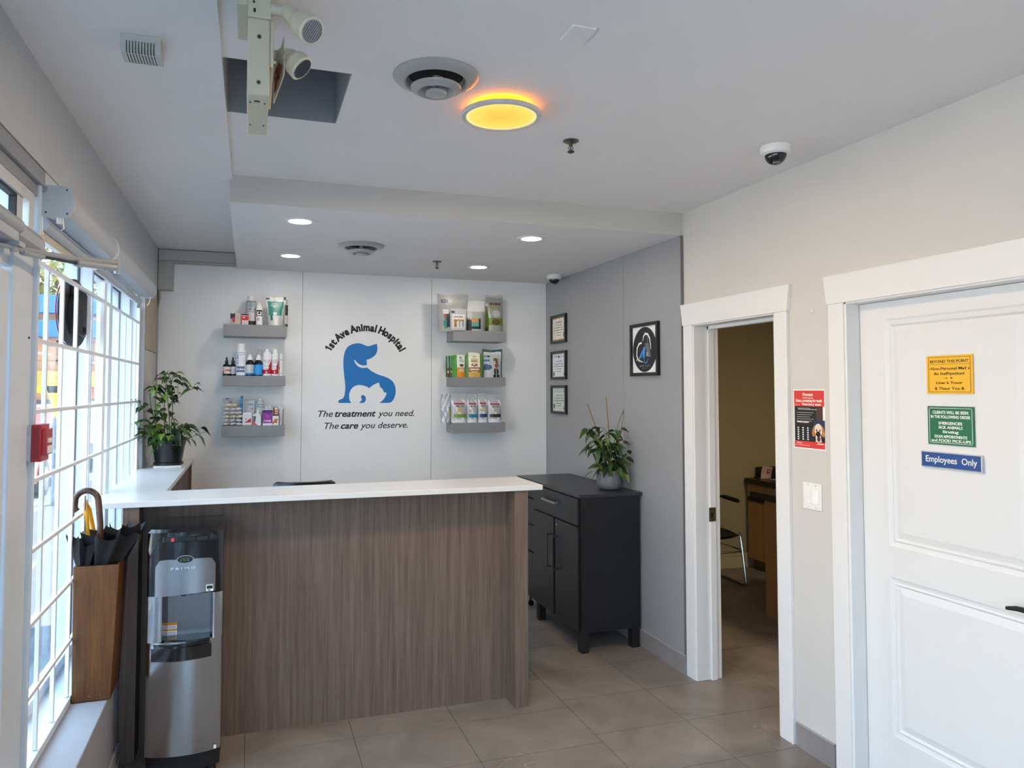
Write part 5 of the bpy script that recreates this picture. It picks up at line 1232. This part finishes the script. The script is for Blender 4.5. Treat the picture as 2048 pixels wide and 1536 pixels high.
# ---- right middle shelf
G = 'pouches on the right middle shelf'
for k, px in enumerate((1.5290, 1.5520)):
    pouch('treat_pouch', px, 5.775-.012*k, Z2, .030, 1.9430-Z2, .03, ('thin dark green packet, leftmost on the right middle shelf', 'thin green packet with red lower half, second from left')[k], 'pouch', ['#1d5a31', '#7fae90', '#8f3a1c', '#e3e0da'],
          lambda u, v: 0 if u < .35 else ((2 if not inel(u, v, .6, .25, .2, .04) else 3) if v < .44 else 1), G, seed=30+k)
pouch('treat_pouch', 1.9310, 5.83, Z2, .175, 2.0040-Z2, .04, 'green and blue pouch peeking above the white bag', 'pouch', ['#6d8a70', '#3f6470', '#a9a79f'], lambda u, v: 1 if u > .5 else 0, G, seed=33)
pouch('treat_pouch', 1.9100, 5.765, Z2, .150, 1.9800-Z2, .06, 'white bag with a blue dog silhouette and brown bear, right end', 'pouch', ['#bcbcbd', '#d8d8d8', '#2b76b8', '#31507f', '#171315', '#8a5a3c', '#6f5a36'],
      lambda u, v: (2 if .62 < v < .71 and u < .36-(v-.62) else (3 if inel(u, v, .12, .40, .30, .12) else (4 if (inel(u, v, .68, .24, .15, .14) or (abs(u-.68) < .20-.3*v*.3 and v < .12)) and not abs(u-.68) < .03 else (5 if inel(u, v, .72, .46, .14, .07) else (6 if inel(u, v, .66, .70, .14, .06) or inel(u, v, .74, .60, .08, .08) else (4 if .80 < v < .85 and u < .35 and int(u*40) % 3 else (1 if v > .9 or u > .93 else 0)))))))
      , G, seed=34, top=1.02)
for k, (px, tp, cols, lb) in enumerate(((1.6130, 1.9490, ['#3f8a2f', '#e3e1d6', '#e58a1c', '#c9c3ae', '#4b2f20', '#79a55a', '#b9bbaf'], 'green pouch with orange lower panel on the right middle shelf'),
                                        (1.7470, 1.9680, ['#5a8a3c', '#e8e1cb', '#a5622e', '#caa24a', '#6f4a1c', '#a48f3a', '#d9d6cc'], 'cream pouch with brown biscuits and green edges, centre of middle shelf'))):
    pouch('treat_pouch', px, 5.738-.004*k, Z2, .120 if k == 0 else .142, tp-Z2, .05, lb, 'pouch', cols,
          (lambda u, v: 0 if u < .36 or u > .94 else ((3 if (.50 < u < .9 and .24 < v < .38) else 2) if v < .44 else (4 if inel(u, v, .68, .54, .16, .06) else (5 if inel(u, v, .7, .75, .2, .07) and int(u*40+v*20) % 2 else (4 if inel(u, v, .64, .88, .05, .04) else 1))))) if k == 0 else
          (lambda u, v: 0 if u < .10 or u > .82 else ((6 if (.30 < v < .34 and .18 < u < .72) or (.22 < v < .25 and .25 < u < .6) else (2 if v > .22 else 3)) if v < .40 else (4 if inel(u, v, .46, .51, .20, .06) and not inel(u, v, .44, .52, .1, .025) else (5 if (.62 < v < .76 and .25 < u < .64 and int(u*40) % 3 and int(v*50) % 4) or inel(u, v, .46, .84, .13, .03) else 1)))),
          G, seed=36+k, top=1.0)

# ---- right bottom shelf
G = 'pouches on the right bottom shelf'
def pb(band, accent, acc2=None):
    def f(u, v):
        if .17 < v < .29 and .12 < u < .95: return 2
        if .62 < v < .67 and .15 < u < .85: return 3
        if .53 < v < .60 and .18 < u < .82 and int(u*44) % 3: return 4
        if .36 < v < .46 and accent(u, v): return 5
        if v < .12 and .2 < u < .85: return 1
        return 0 if (v > .80 or int(u*5+v*6) % 4) else 1
    return f
pouch('treat_pouch', 1.5140, 5.76, Z3, .080, 1.6320-Z3, .05, 'crumpled silver pouch, leftmost on the right bottom shelf', 'pouch', ['#aeb4bc', '#dfe4ea', '#7f8fa6', '#c9b84a'], lambda u, v: 3 if inel(u, v, .8, .35, .12, .12) else (2 if int(u*11+v*13) % 5 == 0 and v < .55 else (1 if int(u*7-v*9) % 3 == 0 else 0)), G, seed=41, metal=.3)
for k, (px, wd, tp, bc, ac, lb) in enumerate(((1.6150, .134, 1.6370, '#6c9a35', '#d8ab3c', 'silver white pouch with a green band on the right bottom shelf'),
        (1.7280, .094, 1.6360, '#167f96', '#d08a4e', 'silver white pouch with a teal band on the right bottom shelf'),
        (1.8170, .083, 1.6400, '#1c3f63', '#c7a37a', 'silver white pouch with a navy band on the right bottom shelf'),
        (1.9200, .122, 1.6300, '#2b2422', '#c8962c', 'silver white pouch with a black band, rightmost on the bottom shelf'))):
    pouch('treat_pouch', px, 5.733+.004*(k % 2), Z3, wd, tp-Z3, .045, lb, 'pouch', ['#b4b6ba', '#dcdfe3', bc, '#b3333c', '#6f6368', ac],
          pb(2, (lambda u, v: abs(u-.5) < .16-(.46-v)*.9 if v < .46 else False) if k == 0 else ((lambda u, v: inel(u, v, .28, .41, .12, .045)) if k == 1 else ((lambda u, v: .15 < u < .8 and int(v*60) % 2) if k == 2 else (lambda u, v: inel(u, v, .5, .41, .1, .04))))), G, seed=44+k, metal=.15, top=1.04, bot=.94)

# ------------------------------------------------------------------ plants
m_leaf = mat('leaf_green', '#355223', .4, noise=.35, scale=25); m_leaf2 = mat('leaf_light_green', '#60792c', .4, noise=.3, scale=25); m_leafd = mat('leaf_dark_green', '#23381f', .4, noise=.3, scale=25)
m_stem = mat('stem_green', '#5f6030', .5, noise=.2); m_cane = mat('bamboo_cane', '#8f6742', .55, noise=.2); m_soil = mat('soil', '#2b2119', .95, noise=.3, bump=.4)
def leaf(b, base, direction, size, width=.6, droop=.4, mi=0, roll=0, heart=True):
    d = Vector(direction).normalized(); side = d.cross(Vector((0, 0, 1)))
    if side.length < .01: side = Vector((1, 0, 0))
    side.normalize(); side = Matrix.Rotation(roll, 3, d) @ side; up = side.cross(d)
    n = 7; vs = []; 
    for i in range(n+1):
        t = i/n; ww = size*width*.5*((sin(pi*min(1, t*.92+.08))**.75)*(1.15-.75*t) if heart else sin(pi*t)**.8)
        if i == n: ww = .0005
        c = Vector(base)+d*size*t-Vector((0, 0, 1))*droop*size*t*t
        vs += [c-side*ww+up*ww*.35, c, c+side*ww+up*ww*.35]
    fs = []
    for i in range(n): fs += [(3*i, 3*i+1, 3*i+4, 3*i+3), (3*i+1, 3*i+2, 3*i+5, 3*i+4)]
    b.add(vs, fs, mi)
def spline(pts, k=6):
    out = []; P = [Vector(p) for p in pts]; P = [P[0]]+P+[P[-1]]
    for i in range(1, len(P)-2):
        for q in range(k):
            t = q/k; a, b_, c, d = P[i-1:i+3]
            out.append(.5*((2*b_)+(-a+c)*t+(2*a-5*b_+4*c-d)*t*t+(-a+3*b_-3*c+d)*t**3))
    out.append(P[-2]); return out

# windowside plant on the counter wing
pc = (-.508, 5.30)
r = thing('potted_plant', (pc[0], pc[1], ZT), 'trailing green vine in a black pot on the counter by the window', 'potted plant')
b = MB(); b.lathe([(.050, .014), (.079, .014), (.084, .030), (.082, .032), (.100, .135), (.113, .178), (.116, .181), (.116, .190), (.108, .190), (.104, .170), (.02, .168), (.0005, .168)], (pc[0], pc[1], ZT), n=48); b.build('pot', mat('black_pot', '#1c1d20', .3, noise=.06), r)
b = MB(); b.lathe([(.0005, .012), (.078, .012), (.092, .016), (.094, .028), (.088, .028), (.080, .018), (.0005, .016)], (pc[0], pc[1], ZT), n=40, cap=False); b.build('saucer', mat('black_saucer', '#222326', .35), r)
b = MB(); b.lathe([(.104, .168), (.05, .174), (.0005, .176)], (pc[0], pc[1], ZT), n=30, cap=False); b.build('soil', m_soil, r)
tag(MB().box(-.590, -.420, 5.20, 5.37, ZT, ZT+.012).build('coaster', mat('white_tile_coaster', '#dcdad6', .4), smooth=False, bev=.002), 'white tile pad under the black plant pot by the window', 'coaster')
fo = MB(); stm = MB(); rnd = random.Random(11)
zt = ZT+.17
vines = [
 [(-.50, 5.30, zt), (-.51, 5.30, 1.50), (-.52, 5.29, 1.64), (-.49, 5.28, 1.735), (-.44, 5.27, 1.745), (-.375, 5.26, 1.665), (-.35, 5.26, 1.70)],
 [(-.50, 5.31, zt), (-.49, 5.31, 1.55), (-.50, 5.30, 1.70), (-.52, 5.30, 1.77), (-.54, 5.30, 1.76)],
 [(-.53, 5.30, zt), (-.54, 5.29, 1.55), (-.53, 5.28, 1.70), (-.50, 5.27, 1.77), (-.46, 5.27, 1.73), (-.455, 5.27, 1.62)],
 [(-.55, 5.28, zt), (-.60, 5.24, 1.50), (-.62, 5.22, 1.63), (-.595, 5.21, 1.69), (-.58, 5.21, 1.65)],
 [(-.56, 5.27, zt), (-.62, 5.18, 1.45), (-.66, 5.12, 1.57), (-.67, 5.10, 1.60)],
 [(-.48, 5.28, zt), (-.45, 5.26, 1.42), (-.40, 5.25, 1.42), (-.375, 5.25, 1.37)],
 [(-.50, 5.28, zt), (-.53, 5.25, 1.45), (-.56, 5.22, 1.58), (-.52, 5.22, 1.66)],
 [(-.50, 5.26, zt), (-.47, 5.20, 1.36), (-.45, 5.17, 1.30)], [(-.54, 5.26, zt), (-.55, 5.17, 1.36), (-.56, 5.15, 1.27)],
 [(-.55, 5.28, zt), (-.63, 5.15, 1.40), (-.665, 5.08, 1.46), (-.66, 5.05, 1.38)]]
for k, v in enumerate(vines):
    p = spline(v); stm.tube(p, [.0032-.002*i/len(p) for i in range(len(p))], n=6)
    step = 2 if k < 5 else 2
    for i in list(range(3, len(p), step))+[rnd.randrange(4, len(p)) for _ in range(4)]:
        if k == 0 and 3*6 < i < 5*6 and rnd.random() < .55: continue
        a = rnd.uniform(0, 2*pi); dd = Vector((cos(a), sin(a)*.8-.25, rnd.uniform(-.3, .35)))
        sz_ = rnd.uniform(.045, .085) if i < len(p)-3 else rnd.uniform(.028, .042)
        q = p[i]+dd.normalized()*.018
        stm.tube([p[i], q], .0012, n=4)
        mi = rnd.choice((0, 0, 1, 2))
        leaf(fo, q, dd, sz_, .75, rnd.uniform(.3, .9), mi, roll=rnd.uniform(-.6, .6))
for k in range(40):
    a = rnd.uniform(0, 2*pi); rr_ = rnd.uniform(.02, .10); p0 = (pc[0]+rr_*cos(a), pc[1]+rr_*sin(a), zt)
    dd = Vector((cos(a)*.5, sin(a)*.5-.25, rnd.uniform(.1, 1.0))); L0 = rnd.uniform(.04, .16); q = Vector(p0)+dd.normalized()*L0
    stm.tube([p0, q], .0015, n=4); leaf(fo, q, (cos(a), sin(a)-.3, -.1), rnd.uniform(.045, .085), .7, rnd.uniform(.4, 1.0), rnd.choice((0, 0, 2, 1)), roll=rnd.uniform(-.6, .6))
stm.tube(spline([(-.44, 5.27, zt), (-.42, 5.25, 1.42), (-.395, 5.25, 1.445)]), .003, n=6)
for k in range(5): x = -.45+k*.017; stm.tube([(x, 5.26, zt), (x+.004, 5.25, 1.405+.008*k)], .0018, n=5)
stm.tube(spline([(-.49, 5.26, 1.50), (-.46, 5.25, 1.43), (-.42, 5.25, 1.415), (-.395, 5.25, 1.44), (-.37, 5.25, 1.38)]), .0035, n=6)
stm.build('stems', m_stem, r); fo.build('foliage', [m_leaf, m_leaf2, m_leafd], r, fix=False, ang=60)

# plant with canes on the black cabinet
pc = (2.318, 4.47); zc = .999
r = thing('potted_plant', (pc[0], pc[1], zc), 'green plant with thin canes in a marbled grey pot on the cabinet', 'potted plant')
mm = tile_mat('marbled_grey_ceramic', '#5f6164', '#7f8184', '#c9cbcd', .35)
b = MB(); b.lathe([(.0005, 0), (.055, 0), (.074, .008), (.088, .030), (.092, .060), (.088, .100), (.083, .128), (.078, .129), (.076, .112), (.0005, .110)], (pc[0], pc[1], zc), n=48, cap=False); b.build('pot', mm, r)
b = MB(); b.lathe([(.077, .112), (.03, .117), (.0005, .118)], (pc[0], pc[1], zc), n=28, cap=False); b.build('soil', m_soil, r)
cn = MB(); zt = zc+.11
cn.tube([(2.335, 4.47, zt), (2.165, 4.50, 1.575)], .0035, n=7); cn.tube([(2.32, 4.45, zt), (2.31, 4.47, 1.39), (2.295, 4.48, 1.615)], .0035, n=7); cn.tube([(2.33, 4.44, zt), (2.405, 4.43, 1.52)], .0025, n=6)
cn.build('canes', m_cane, r)
fo = MB(); stm = MB(); rnd = random.Random(23)
stm.tube(spline([(2.33, 4.45, 1.27), (2.36, 4.44, 1.42), (2.40, 4.43, 1.53), (2.395, 4.43, 1.50)]), .002, n=5)
vines = [[(2.31, 4.47, zt), (2.25, 4.47, 1.30), (2.21, 4.48, 1.38), (2.17, 4.48, 1.40), (2.17, 4.47, 1.35)], [(2.30, 4.46, zt), (2.22, 4.45, 1.25), (2.17, 4.45, 1.27), (2.15, 4.45, 1.25)],
         [(2.32, 4.46, zt), (2.28, 4.45, 1.35), (2.33, 4.44, 1.37), (2.37, 4.43, 1.40)], [(2.33, 4.46, zt), (2.38, 4.44, 1.25), (2.40, 4.43, 1.32)], [(2.31, 4.45, zt), (2.30, 4.43, 1.30), (2.26, 4.43, 1.40), (2.20, 4.45, 1.42)],
         [(2.29, 4.45, zt), (2.22, 4.43, 1.18), (2.18, 4.43, 1.12)], [(2.34, 4.45, zt), (2.39, 4.42, 1.18), (2.40, 4.41, 1.25)], [(2.30, 4.45, zt), (2.25, 4.43, 1.22), (2.20, 4.44, 1.30), (2.17, 4.44, 1.33)]]
for v in vines:
    p = spline(v); stm.tube(p, [.003-.0018*i/len(p) for i in range(len(p))], n=6)
    for i in range(2, len(p), 2):
        a = rnd.uniform(0, 2*pi); dd = Vector((cos(a), sin(a)*.7-.3, rnd.uniform(-.5, .2))); q = p[i]+dd.normalized()*.012
        leaf(fo, q, dd, rnd.uniform(.05, .09), .66, rnd.uniform(.4, 1.0), rnd.choice((0, 0, 1, 2)), roll=rnd.uniform(-.7, .7))
for k in range(70):
    a = rnd.uniform(0, 2*pi); hh = rnd.uniform(.0, .22); rr_ = rnd.uniform(.01, .085)
    q = Vector((pc[0]-.005+rr_*cos(a), pc[1]-.02+rr_*.7*sin(a), zt+hh)); leaf(fo, q, (cos(a), sin(a)-.3, rnd.uniform(-.4, .2)), rnd.uniform(.045, .085), .62, rnd.uniform(.3, 1.0), rnd.choice((0, 0, 2, 2, 1)), roll=rnd.uniform(-.7, .7))
stm.build('stems', m_stem, r); fo.build('foliage', [m_leaf, m_leaf2, m_leafd], r, fix=False, ang=60)

# ------------------------------------------------------------------ back room furniture
m_mpl = wood('maple_cabinet', '#a8793c', '#b78a4c', '#c59a5c', 2.0, (6, 6, .5), .45)
m_mpl2 = wood('brown_desk_panel', '#87603a', '#946c45', '#a07a52', 2.0, (6, 6, .5), .45)
r = thing('base_cabinet', (4.8, 4.8, 0), 'maple base cabinet with black top along the far side of the back room', 'cabinet')
b = MB(); b.box(4.50, 5.20, 4.60, 5.888, .09, .79); b.box(4.57, 5.20, 4.60, 5.888, 0, .09, 1); b.build('body', [m_mpl, mat('toe_kick', '#6f5529', .6)], r, smooth=False)
b = MB(); b.box(4.47, 5.24, 4.58, 5.892, .79, .836); b.box(4.60, 5.24, 5.872, 5.895, .836, .935); b.build('countertop', mat('black_laminate_top', '#262220', .35), r, smooth=False, bev=.003)
for k, (ya, yb_) in enumerate(((5.25, 5.87), (4.62, 5.23))):
    b = MB(); b.box(4.488, 4.50, ya, yb_, .675, .775); dd_ = b.build('drawer', m_mpl, r, smooth=False); b = MB(); b.tube([(4.488, ya+.22, .735), (4.465, ya+.23, .735), (4.465, ya+.36, .735), (4.488, ya+.37, .735)], .006); b.build('handle', m_nick, dd_)
    b = MB(); b.box(4.488, 4.50, ya, yb_, .10, .62); b.box(4.486, 4.50, ya+.03, yb_-.0, .63, .668, 1); b.build('door', [m_mpl, m_blackm], r, smooth=False)
r = thing('desk', (4.0, 4.1, 0), 'brown panelled desk end with a dark top inside the back room', 'desk')
b = MB(); b.box(3.63, 4.25, 3.55, 4.56, 0, .85); b.build('side_panel', m_mpl2, r, smooth=False)
b = MB(); b.box(3.60, 4.30, 3.52, 4.69, .865, .905); b.box(3.62, 4.25, 3.55, 4.58, .85, .865); b.build('desk_top', mat('black_laminate_top', '#262220', .35), r, smooth=False, bev=.003)
b = MB(); nb_ = 10; vs = []
for j in range(nb_+1):
    for i in range(nb_+1):
        u, v = i/nb_, j/nb_; vs.append((4.565+.115*u, 5.78-.02*sin(pi*u)-.03*v*v, .838+.125*v*(1-.15*u)))
b.add(vs, [(j*11+i, j*11+i+1, (j+1)*11+i+1, (j+1)*11+i) for j in range(nb_) for i in range(nb_)], [1 if (abs(i-4) <= 0 and 3 < j < 8) or (i == 6 and 3 < j < 8) or (j in (4,) and 4 <= i <= 6) else 0 for j in range(nb_) for i in range(nb_)])
b.box(4.565, 4.68, 5.78, 5.82, .837, .839); b.box(4.61, 4.615, 5.77, 5.81, .838, .94)
tag(b.build('paper_card', [mat('pinkish_paper', '#cdb3a6', .7), mat('red_heart_print', '#9c2f28', .6)], smooth=False, fix=False), 'curved paper card with a red mark standing on the black countertop', 'card')
b = MB(); b.box(4.60, 4.80, 5.58, 5.72, .8365, .839); tag(b.build('paper_sheet', mat('cream_paper', '#b8a987', .7), smooth=False), 'loose paper sheet on the black countertop in the back room', 'paper')

r = thing('sled_chair', (3.885, 5.60, 0), 'black padded chair with chrome sled legs in the back room', 'chair')
Mc = T(3.79, 5.62, 0) @ Matrix.Rotation(radians(-90), 4, 'Z')    # chair faces local +x
b = MB(Mc); sh = []
nx_, ny_ = 14, 10
for sgn in (0, 1):
    for i in range(nx_+1):
        for j in range(ny_+1):
            u, v = i/nx_, j/ny_; x = -.20+.46*u; y = -.23+.46*v; ed = ((1-abs(2*v-1)**5)*(1-abs(2*u-1)**7))**.5
            z = .432-.012*u+(.036*ed if sgn else -.036*ed); sh.append((x-.02*abs(2*v-1)**3*u, y, z))
k = (nx_+1)*(ny_+1)
b.add(sh, [(s_*k+i*(ny_+1)+j, s_*k+i*(ny_+1)+j+1, s_*k+(i+1)*(ny_+1)+j+1, s_*k+(i+1)*(ny_+1)+j) for s_ in (0, 1) for i in range(nx_) for j in range(ny_)]); b.build('seat', mat('black_upholstery', '#0c0b0c', .8), r, ang=70)
b = MB(Mc); b.prism([(p[0], p[1]) for p in ell(0, 0, .22, .16, 28)], .035, M=Matrix(((0,0,1,-.245),(1,0,0,0),(0,1,0,.68),(0,0,0,1)))); b.build('backrest', mat('black_upholstery', '#0c0b0c', .8), r, bev=.01)
for s_ in (-1, 1):
    y = s_*.245
    b = MB(Mc); b.tube(spline([(-.22, y*.9, .42), (-.24, y, .40), (-.20, y, .05), (-.17, y, .012), (-.10, y, .012), (.20, y, .012), (.28, y, .012), (.30, y, .04), (.235, y, .40), (.22, y*.9, .42)], 5), .011, n=10)
    b.tube([(.25, y*.96, .30), (-.21, y*.96, .30)], .007, n=8); b.build('leg', m_chrome, r)
    b = MB(Mc); b.tube(spline([(-.22, y, .40), (-.10, y, .62), (-.06, y, .705), (-.02, y, .715)], 5), .011, n=10); b.tube([(-.02, y, .715), (.02, y, .717), (.20, y, .708), (.22, y, .703)], [.012, .019, .018, .010], n=12); b.build('armrest', m_blackm, r)
b = MB(Mc); b.tube([(.255, -.24, .285), (.255, .24, .285)], .008, n=8); b.build('cross_bar', m_chrome, r)
for s_ in (-1, 1): MB(Mc).tube([(-.22, s_*.15, .42), (-.245, s_*.12, .70)], .01).build('back_post', m_chrome, r)
area_light('back_room_fill', (4.2, 3.2, 2.5), (0, 0, 0), .4, 34.0, (1.0, .84, .60))  # added unseen fill light that brightens the back room

# ------------------------------------------------------------------ outside, seen through the bars
m_asph = mat('asphalt', '#aaa8a4', .9, noise=.08, scale=3); m_conc = mat('shaded_pavement', '#41474f', .9, noise=.05, scale=2)  # pavement tone holds painted shade; asphalt paled to bounce light indoors
b = MB(); b.box(-45, -.86, -30, 60, -.2, -.05); struct(b.build('ground', m_asph, smooth=False))
b = MB(); b.box(-4.4, -.86, -30, 16, -.05, .0); struct(b.build('floor_pavement', m_conc, smooth=False))
m_blf = mat('blue_fascia', '#2f6bc8', .5, noise=.04); m_org = mat('orange_brick', '#c48a62', .8, noise=.15, scale=4); m_ylw = mat('yellow_paint', '#f0b41c', .5); m_wht = mat('shop_white', '#8d8f92', .7)
m_win = mat('dark_shop_window', '#2a323c', .1)
r = thing('shop_building', (-8, 22, 0), 'orange brick shop with a blue fascia across the street', 'building')
b = MB(); b.box(-14, -2.0, 22, 30, 0, 4.1); b.build('wall', m_org, r, smooth=False)
b = MB(); b.box(-14.1, -2.0, 21.6, 22, 3.68, 4.15); b.box(-14.1, -2.0, 21.7, 22, 3.05, 3.50, 0); b.build('fascia', m_blf, r, smooth=False)
b = MB(); b.text('JB', .5, FB(-3.05, 21.68, 3.1), bold=.03); b.build('lettering', m_wht, r, smooth=False)
b = MB(); b.box(-13.5, -2.0, 21.4, 21.9, 1.75, 2.15); b.build('awning', mat('ochre_awning', '#c08a3a', .7), r, smooth=False)
for k in range(6):
    b = MB(); x = -13.2+k*1.8; b.box(x, x+1.5, 21.93, 22, .5, 1.4); b.build('window', m_win, r, smooth=False)
for k in range(14):
    b = MB(); x = -13.6+k*.8; b.box(x, x+.06, 21.5, 21.56, 2.3, 2.95); b.build('railing_post', mat('rail_brown', '#7a5a48', .7), r, smooth=False)
b = MB(); b.box(-14, -2.0, 21.5, 21.56, 2.9, 2.96); b.box(-14, -2.0, 21.5, 21.56, 2.4, 2.44); b.build('railing', mat('rail_brown', '#7a5a48', .7), r, smooth=False)
# yellow barrier post near the window
r = thing('yellow_barrier', (-2.6, 12, 0), 'yellow metal barrier with grey post beyond the window', 'barrier')
b = MB(); b.box(-4.4, -2.65, 12, 12.12, 1.62, 1.72); b.box(-4.4, -3.1, 12, 12.12, 1.18, 1.24); b.prism([(-2.66, 1.25), (-2.50, 1.25), (-2.50, 1.55), (-2.62, 1.72), (-2.80, 1.72)], .12, M=FB(0, 12.12, 0)); b.build('rail', m_ylw, r, smooth=False)
b = MB(); b.box(-2.70, -2.55, 12.0, 12.14, 0, 1.25); b.build('post', mat('post_grey', '#6b7380', .6), r, smooth=False)
# parked cars
def car(x, y, c, rot, label):
    root = thing('parked_car', (x, y, -.05), label, 'car', 'cars parked outside the window')
    M = T(x, y, -.05) @ Matrix.Rotation(rot, 4, 'Z') 
    side = [(-2.1, .30), (-2.15, .62), (-1.95, .88), (-1.25, .95), (-.65, 1.42), (.85, 1.45), (1.65, .98), (2.1, .88), (2.15, .35), (1.75, .28), (-1.75, .28)]
    b = MB(M); b.prism(side, 1.66, M=Matrix(((1,0,0,0),(0,0,-1,.83),(0,1,0,0),(0,0,0,1)))); b.build('body', mat('car_paint_'+label.split()[0], c, .25, coat=.5), root, bev=.06, seg=3, smooth=True)
    for sg in (-1, 1):
        b = MB(M); g = [(-1.08, .97), (-.60, 1.36), (.80, 1.39), (1.40, 1.0)]; b.prism(g, .01, M=Matrix(((1,0,0,0),(0,0,-1,sg*.836+.005),(0,1,0,0),(0,0,0,1)))); b.build('side_window', m_win, root, smooth=False)
        for xx in (-1.35, 1.35): b = MB(M); b.cyl((xx, sg*.68, .32), (xx, sg*.85, .32), .32, n=28); b.cyl((xx, sg*.85, .32), (xx, sg*.86, .32), .19, n=20, mi=1); b.build('wheel', [m_blackm, m_nick], root)
    b = MB(M); b.box(-2.17, -2.12, -.6, .6, .62, .72); b.build('headlight', m_wp, root, smooth=False)
    b = MB(M); b.box(2.12, 2.17, -.7, .7, .7, .8); b.build('taillight', mat('tail_red', '#8c1418', .3), root, smooth=False)
car(-3.9, 14.5, '#7b2a26', pi/2, 'red parked car farther down the street outside the window')
car(-3.3, 19.0, '#9a9ca0', pi/2, 'silver parked car behind the red one outside the window')
# utility items by the fence
r = thing('street_tree', (-6.5, 34, 0), 'leafy green tree above the blue shop across the street', 'tree')
b = MB(); b.tube([(-8.5, 34, 0), (-8.45, 34, 3), (-8.2, 34, 6)], [.3, .24, .12], n=10); b.tube([(-8.4, 34, 4), (-7.2, 34.1, 7.2)], [.12, .05]); b.tube([(-8.4, 34, 4.5), (-9.8, 34.1, 7.5)], [.12, .05]); b.build('trunk', mat('bark', '#5b4a3a', .9), r)
fo = MB(); rnd = random.Random(5)
for k in range(2600):
    t, p_ = rnd.uniform(0, 2*pi), math.acos(rnd.uniform(-1, 1)); rr_ = 3.0*rnd.uniform(.35, 1)**.5
    c = Vector((-8.4+rr_*1.2*sin(p_)*cos(t), 34+rr_*sin(p_)*sin(t), 6.4+rr_*.95*cos(p_)))
    leaf(fo, c, (rnd.uniform(-1, 1), rnd.uniform(-1, 1), rnd.uniform(-.6, .6)), .42, .6, .3, rnd.choice((0, 1)))
fo.build('foliage', [mat('tree_leaf', '#6b7f3a', .7, noise=.2), mat('tree_leaf_light', '#8d9550', .7, noise=.2)], r, fix=False)
r = thing('neighbour_building', (-20, 0, 0), 'pale building on the opposite side of the street', 'building')
b = MB(); b.box(-24, -16, -20, 20, 0, 6); b.build('wall', mat('pale_render', '#a9a7a2', .8), r, smooth=False)
for k in range(9):
    b = MB(); b.box(-16, -15.95, -18+k*4.2, -15.4+k*4.2, 1, 2.6); b.build('window', m_win, r, smooth=False)
